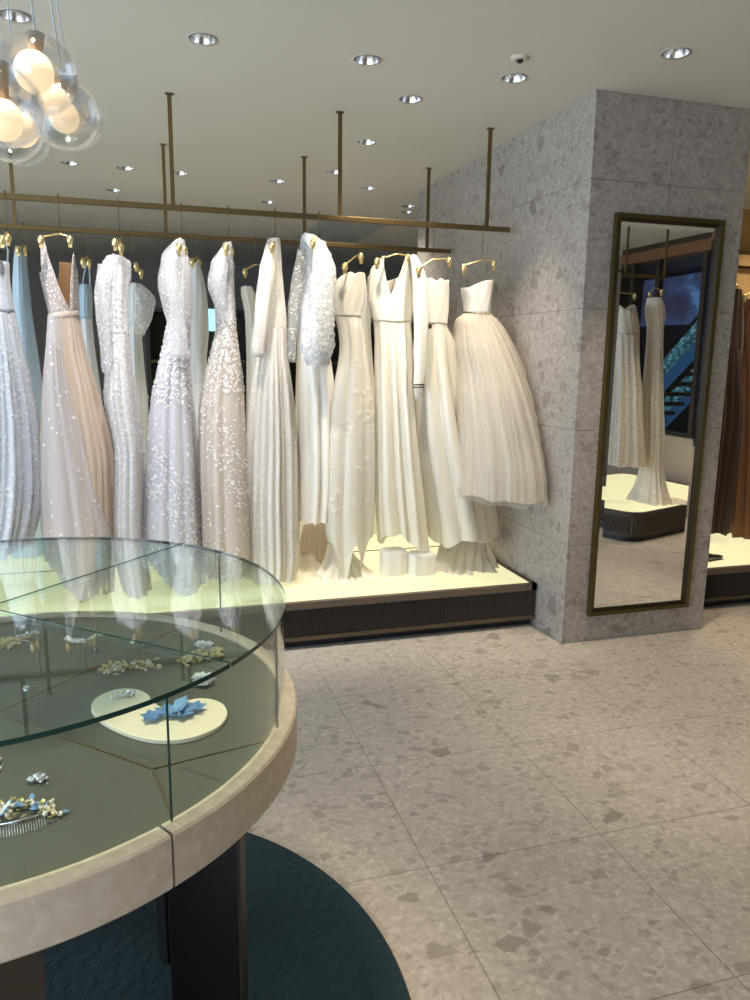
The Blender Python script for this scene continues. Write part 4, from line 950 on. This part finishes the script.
# ------------------------------------------------------------------ things inside the counter
DZ = .7962
def dz(x, y, z=DZ): return on_z(x, y, z)
tray_px = [(91, 706), (97, 697), (112, 690), (128, 688), (140, 690), (148, 694), (152, 700), (160, 706), (170, 707), (180, 703), (188, 700), (200, 698), (212, 699), (222, 703), (227, 710), (226, 718), (219, 726), (205, 733), (188, 738), (168, 740), (145, 738), (122, 731), (104, 722), (95, 714)]
TZ = .806
q = [dz(x, y, TZ) for x, y in tray_px]
# smooth outline
oq = []
for i in range(len(q)):
    p0, p1, p2, p3 = q[i-1], q[i], q[(i+1) % len(q)], q[(i+2) % len(q)]
    for s in range(4):
        u = s/4; v = .5*((2*p1)+(p2-p0)*u+(2*p0-5*p1+4*p2-p3)*u*u+(3*p1-p0-3*p2+p3)*u**3); oq.append((v.x, v.y))
a = MB(); a.prism(oq, DZ+.0006, TZ); tag(a.build('display_tray', plain('cream_stone_tray', L(232, 222, 196), .45), bevel=.0015), 'cream kidney shaped tray inside the glass counter', 'tray')

def leafmesh(mb, c, ang, ln, w, tilt=.2, z=0):
    d = Vector((cos(ang), sin(ang), tilt)); s = Vector((-sin(ang), cos(ang), 0)); c = Vector(c)
    mb.add([c, c+d*ln*.5+s*w+Vector((0, 0, z)), c+d*ln, c+d*ln*.5-s*w+Vector((0, 0, z)), c+Vector((0, 0, -.0012)), c+d*ln*.5+s*w+Vector((0, 0, z-.001)), c+d*ln-Vector((0, 0, .001)), c+d*ln*.5-s*w+Vector((0, 0, z-.001))],
           [(0, 1, 2, 3), (4, 7, 6, 5), (0, 4, 5, 1), (1, 5, 6, 2), (2, 6, 7, 3), (3, 7, 4, 0)])
def comb(t, c, ang, width, ln, mat, z):
    d = Vector((cos(ang), sin(ang), 0)); s = Vector((sin(ang), -cos(ang), 0)); a = MB(); c = Vector(c); z = 0
    n = max(6, int(width/.0035))
    a.tube([c-d*width/2+Vector((0, 0, z+.003)), c+s*.004+Vector((0, 0, z+.004)), c+d*width/2+Vector((0, 0, z+.003))], .0016, 8)
    for i in range(n):
        u = -width/2+width*i/(n-1); b0 = c+d*u+s*.004*(1-(2*u/width)**2)+Vector((0, 0, z+.003))
        a.tube([b0, b0+s*ln*.5+Vector((0, 0, .001)), b0+s*ln-Vector((0, 0, .001))], [.0008, .0008, .0004], 6)
    a.build('comb', mat, t, smooth=True)
def spray(name, label, cat, path, seed, wid, leafm, pearlm, nl, npl, cmb=None, z=DZ, group='hair ornaments in the counter', leaf=.012, metal=None):
    rr = random.Random(seed); P = [dz(x, y, z) for x, y in path]; c = sum(P, Vector())/len(P)
    t = thing(name, label, cat, (c.x, c.y, z), group)
    w = MB(); w.tube([p+Vector((0, 0, .004)) for p in P], .0011, 6); w.build('wire', metal or M['gold'], t, smooth=True)
    def at_(u):
        k = u*(len(P)-1); i = min(int(k), len(P)-2); return P[i].lerp(P[i+1], k-i)
    a = MB()
    for i in range(nl):
        p = at_(rr.random())+Vector((rr.uniform(-wid, wid), rr.uniform(-wid, wid), rr.uniform(.004, .009))); leafmesh(a, p, rr.uniform(0, 6.28), leaf*rr.uniform(.6, 1.1), leaf*.28, rr.uniform(.0, .5), .001)
    if nl: a.build('leaves', leafm, t)
    a = MB()
    for i in range(npl):
        p = at_(rr.random())+Vector((rr.uniform(-wid, wid), rr.uniform(-wid, wid), rr.uniform(.004, .010))); a.ball(p, rr.uniform(.0024, .0048), 8)
    if npl: a.build('pearls', pearlm, t, smooth=True)
    if cmb: comb(t, dz(cmb[0], cmb[1], z), cmb[2], cmb[3], cmb[4], M['silver'], z)
    return t
spray('hair_comb', 'large bridal hair comb with gold, pearl and blue leaf beads, teeth toward us', 'hair comb', [(-4, 822), (8, 812), (25, 806), (42, 808), (60, 818)], 1, .010, M['blueleaf'], M['pearl'], 26, 46, (22, 821, radians(12), .060, .034), leaf=.016)
g_ = COL.objects[-1]
t_big = [o for o in COL.objects if o.name.startswith('hair_comb')][0]
a = MB(); rr = random.Random(4)
for i in range(40):
    p = dz(rr.uniform(-2, 58), rr.uniform(804, 822), DZ)+Vector((0, 0, rr.uniform(.006, .012))); leafmesh(a, p, rr.uniform(0, 6.28), .009, .003, .3)
a.build('gold_leaves', M['gold'], t_big)
spray('hair_pin', 'small crystal cluster pin above the large comb', 'hair pin', [(34, 782), (38, 780), (43, 784)], 2, .007, M['crystal'], M['crystal'], 16, 30, metal=M['silver'], leaf=.008)
spray('hair_vine', 'thin looping silver wire ornament at the left edge of the counter', 'hair vine', [(-6, 770), (2, 760), (4, 764), (0, 772)], 3, .001, M['crystal'], M['pearl'], 0, 3, metal=M['silver'])
spray('hair_vine', 'gold leaf and pearl hair vine above the cream tray', 'hair vine', [(107, 674), (118, 670), (132, 668), (146, 667), (158, 671)], 5, .020, M['gold'], M['pearl'], 60, 34, leaf=.016)
spray('hair_comb', 'small grey crystal comb lying on the cream tray', 'hair comb', [(114, 700), (124, 697), (134, 696)], 6, .005, M['silver'], M['crystal'], 16, 12, z=TZ+.0002, metal=M['silver'], leaf=.008)
spray('hair_comb', 'gold leaf comb lying behind the white flower clip at the right', 'hair comb', [(189, 664), (200, 659), (212, 658), (222, 655)], 7, .024, M['gold'], M['pearl'], 80, 18, leaf=.019)
spray('hair_vine', 'curved string of small pearls near the back of the counter', 'hair vine', [(66, 640), (72, 643), (80, 644), (88, 643), (95, 639), (102, 636)], 8, .003, M['pearl'], M['pearl'], 8, 46, metal=M['silver'])
spray('hair_comb', 'gold floral comb at the left edge of the counter', 'hair comb', [(-8, 650), (4, 647), (16, 643)], 9, .024, M['gold'], M['pearl'], 80, 14, leaf=.019)
spray('hair_comb', 'silver toothed comb with crystal tips beside the gold floral comb', 'hair comb', [(20, 640), (30, 636), (38, 633)], 10, .006, M['silver'], M['crystal'], 8, 10, (29, 636, radians(190), .05, .02), metal=M['silver'])
spray('stud_earring', 'single tiny crystal stud in the middle left of the counter', 'earring', [(24, 693), (28, 690)], 12, .003, M['silver'], M['crystal'], 3, 6, metal=M['silver'], leaf=.006)
spray('pearl_pin', 'single round pearl pin beyond the gold hair vine', 'pin', [(131, 645), (134, 644)], 13, .001, M['pearl'], M['pearl'], 0, 5, metal=M['silver'])
def blossom(name, label, c, r, mat, seed, z, group='flower hair clips', n=8):
    t = thing(name, label, 'hair clip', (c.x, c.y, z), group); rr = random.Random(seed)
    for j in range(n):
        o = c+Vector((rr.uniform(-r, r)*.6, rr.uniform(-r, r)*.5, .004+rr.uniform(0, .014))); a = MB()
        for k in range(6): leafmesh(a, o, k*pi/3+rr.uniform(-.2, .2), r*.75, r*.3, .45, .002)
        a.ball(o+Vector((0, 0, .004)), .0025, 8); a.build('flower', mat, t)
    a = MB(); a.obox(c+Vector((0, 0, .0022)), (r*.9, 0, 0), (0, .003, 0), (0, 0, .0015)); a.build('clip', M['silver'], t)
blossom('flower_clip', 'white flower hair clip above the gold leaf comb', dz(205, 651), .020, M['petal'], 1, DZ)
blossom('flower_clip', 'white flower hair clip just right above the cream tray', dz(203, 686), .022, M['petal'], 2, DZ)
c = dz(175, 716, TZ)
t = thing('flower_clip', 'pale blue ribbon and flower hair clip on the cream tray', 'hair clip', (c.x, c.y, TZ), 'flower hair clips')
bl = cloth('pale_blue_ribbon', L(128, 176, 215), .45, .1, .2)
bl2 = cloth('blue_ribbon', L(92, 140, 190), .45, .1, .2)
a = MB()
for i in range(9):
    o = c+Vector((-.012+.006*(i % 3), -.014+.010*(i//3), .004+.003*(i % 2))); leafmesh(a, o, .7+.2*(i % 3), .052, .011, .22, .005)
a.build('ribbon', bl, t)
a = MB()
for (ox, oy, sc_) in ((-.042, -.006, .024), (.038, .010, .024), (-.012, .006, .028), (.014, -.008, .026)):
    for k in range(6): leafmesh(a, c+Vector((ox, oy, .003)), k*pi/3+ox*30, sc_, sc_*.4, .4, .003)
a.build('flower', bl2, t)
a = MB(); rr = random.Random(3)
for i in range(22): a.ball(c+Vector((rr.uniform(-.04, .035), rr.uniform(-.012, .014), .008)), .0022, 8)
a.build('beads', M['crystal'], t, smooth=True)

# ------------------------------------------------------------------ pendant
YP = 1.53
pt = thing('pendant_light', 'cluster of clear glass globe pendants with glowing milk white bulbs', 'pendant light', (-.19, YP, 1.80))
GL = [  # globe px, py, radius px, y, bulb px, py, r px
 (38, 74, 38, 1.46, 34, 72, 19.5), (64, 114, 34, 1.52, 54, 101, 15), (72, 118, 30, 1.64, 64, 117, 15), (2, 105, 40, 1.42, 3, 120, 19.5), (8, 126, 34, 1.56, 22, 130, 16), (20, 134, 30, 1.68, 12, 134, 13), (-30, 118, 36, 1.5, -30, 112, 18), (-12, 74, 36, 1.66, -12, 72, 17)]
for (gx, gy, gr, Y, bx, by, br) in GL:
    c = on_y(gx, gy, Y); r = gr/FOC*(c-Vector((0, 0, EYE))).dot(FW)*.97
    b = on_y(bx, by, Y); r2 = br/FOC*(b-Vector((0, 0, EYE))).dot(FW)*.97; b = Vector((b.x, Y, b.z))
    dirn = (b-c); top = c+Vector((0, 0, r*.92))
    a = MB(); n = 40
    prof = [(max(.018, r*sin(th)) if th < .5 else r*sin(th), r*cos(th)) for th in [.25+(pi-.25)*i/26 for i in range(27)]]
    prof[-1] = (0, -r); a.lathe(prof, n, tuple(c)); gb_ = a.build('glass_globe', M['globe'], pt, smooth=True, solid=.003)
    a = MB(); a.ball(b, r2, 28, sz=1.05); a.build('bulb', M['bulb'], gb_, smooth=True)
    a = MB(); sd = (Vector((c.x, Y, c.z+r*.97))-b); a.tube([b+sd.normalized()*r2*.93, b+sd*.75, b+sd], [.011, .013, .014], 16); a.build('socket', plain('brass_socket', L(196, 172, 140), .4, .4), gb_, smooth=True)
    a = MB(); a.tube([(c.x, Y, c.z+r*.97), (c.x, Y, c.z+r*1.06)], [.016, .008], 16); a.build('cap', M['legbrown'], gb_, smooth=True)
    a = MB(); a.tube([(c.x, Y, c.z+r*1.04), (c.x*.6+(-.24)*.4, Y*.6+1.55*.4, (c.z+r)*.3+CH*.7), (-.24, 1.55, CH-.03)], .0014, 6); a.build('cord', M['glass'] if False else plain('clear_cord', L(205, 218, 228), .2), pt, smooth=True)
    pl = bpy.data.lights.new('bulb_glow', 'POINT'); pl.energy = .9; pl.color = (1, .7, .42); pl.shadow_soft_size = r2
    po = bpy.data.objects.new('bulb_glow', pl); COL.objects.link(po); po.location = b; 
a = MB(); a.lathe([(0, CH-.03), (.06, CH-.028), (.075, CH-.001), (0, CH-.001)], 32, (-.24, 1.55, 0)); a.build('canopy', M['brass'], pt, smooth=True)

# ------------------------------------------------------------------ daylight
w = bpy.data.worlds.new('world'); SC.world = w; w.use_nodes = True; bgd = w.node_tree.nodes['Background']
bgd.inputs[0].default_value = (.74, .84, 1.0, 1); bgd.inputs[1].default_value = 4.2
for (loc, rot, sx, sy) in (((X0-.3, 1.5, 1.4), (0, radians(-90), 0), 2.5, 7), ((-2.8, Y0-.3, 1.55), (radians(90), 0, 0), 3.6, 1.9)):
    l = bpy.data.lights.new('portal', 'AREA'); l.shape = 'RECTANGLE'; l.size = sx; l.size_y = sy; l.cycles.is_portal = True
    o = bpy.data.objects.new('window_portal', l); COL.objects.link(o); o.location = loc; o.rotation_euler = rot
for o in bpy.data.objects:
    if '_w' in o: del o['_w']
SC.cycles.max_bounces = 10; SC.cycles.transparent_max_bounces = 24; SC.cycles.diffuse_bounces = 5; SC.cycles.glossy_bounces = 5
SC.cycles.sample_clamp_indirect = 6; SC.cycles.caustics_reflective = False; SC.cycles.caustics_refractive = False
SC.cycles.use_denoising = True
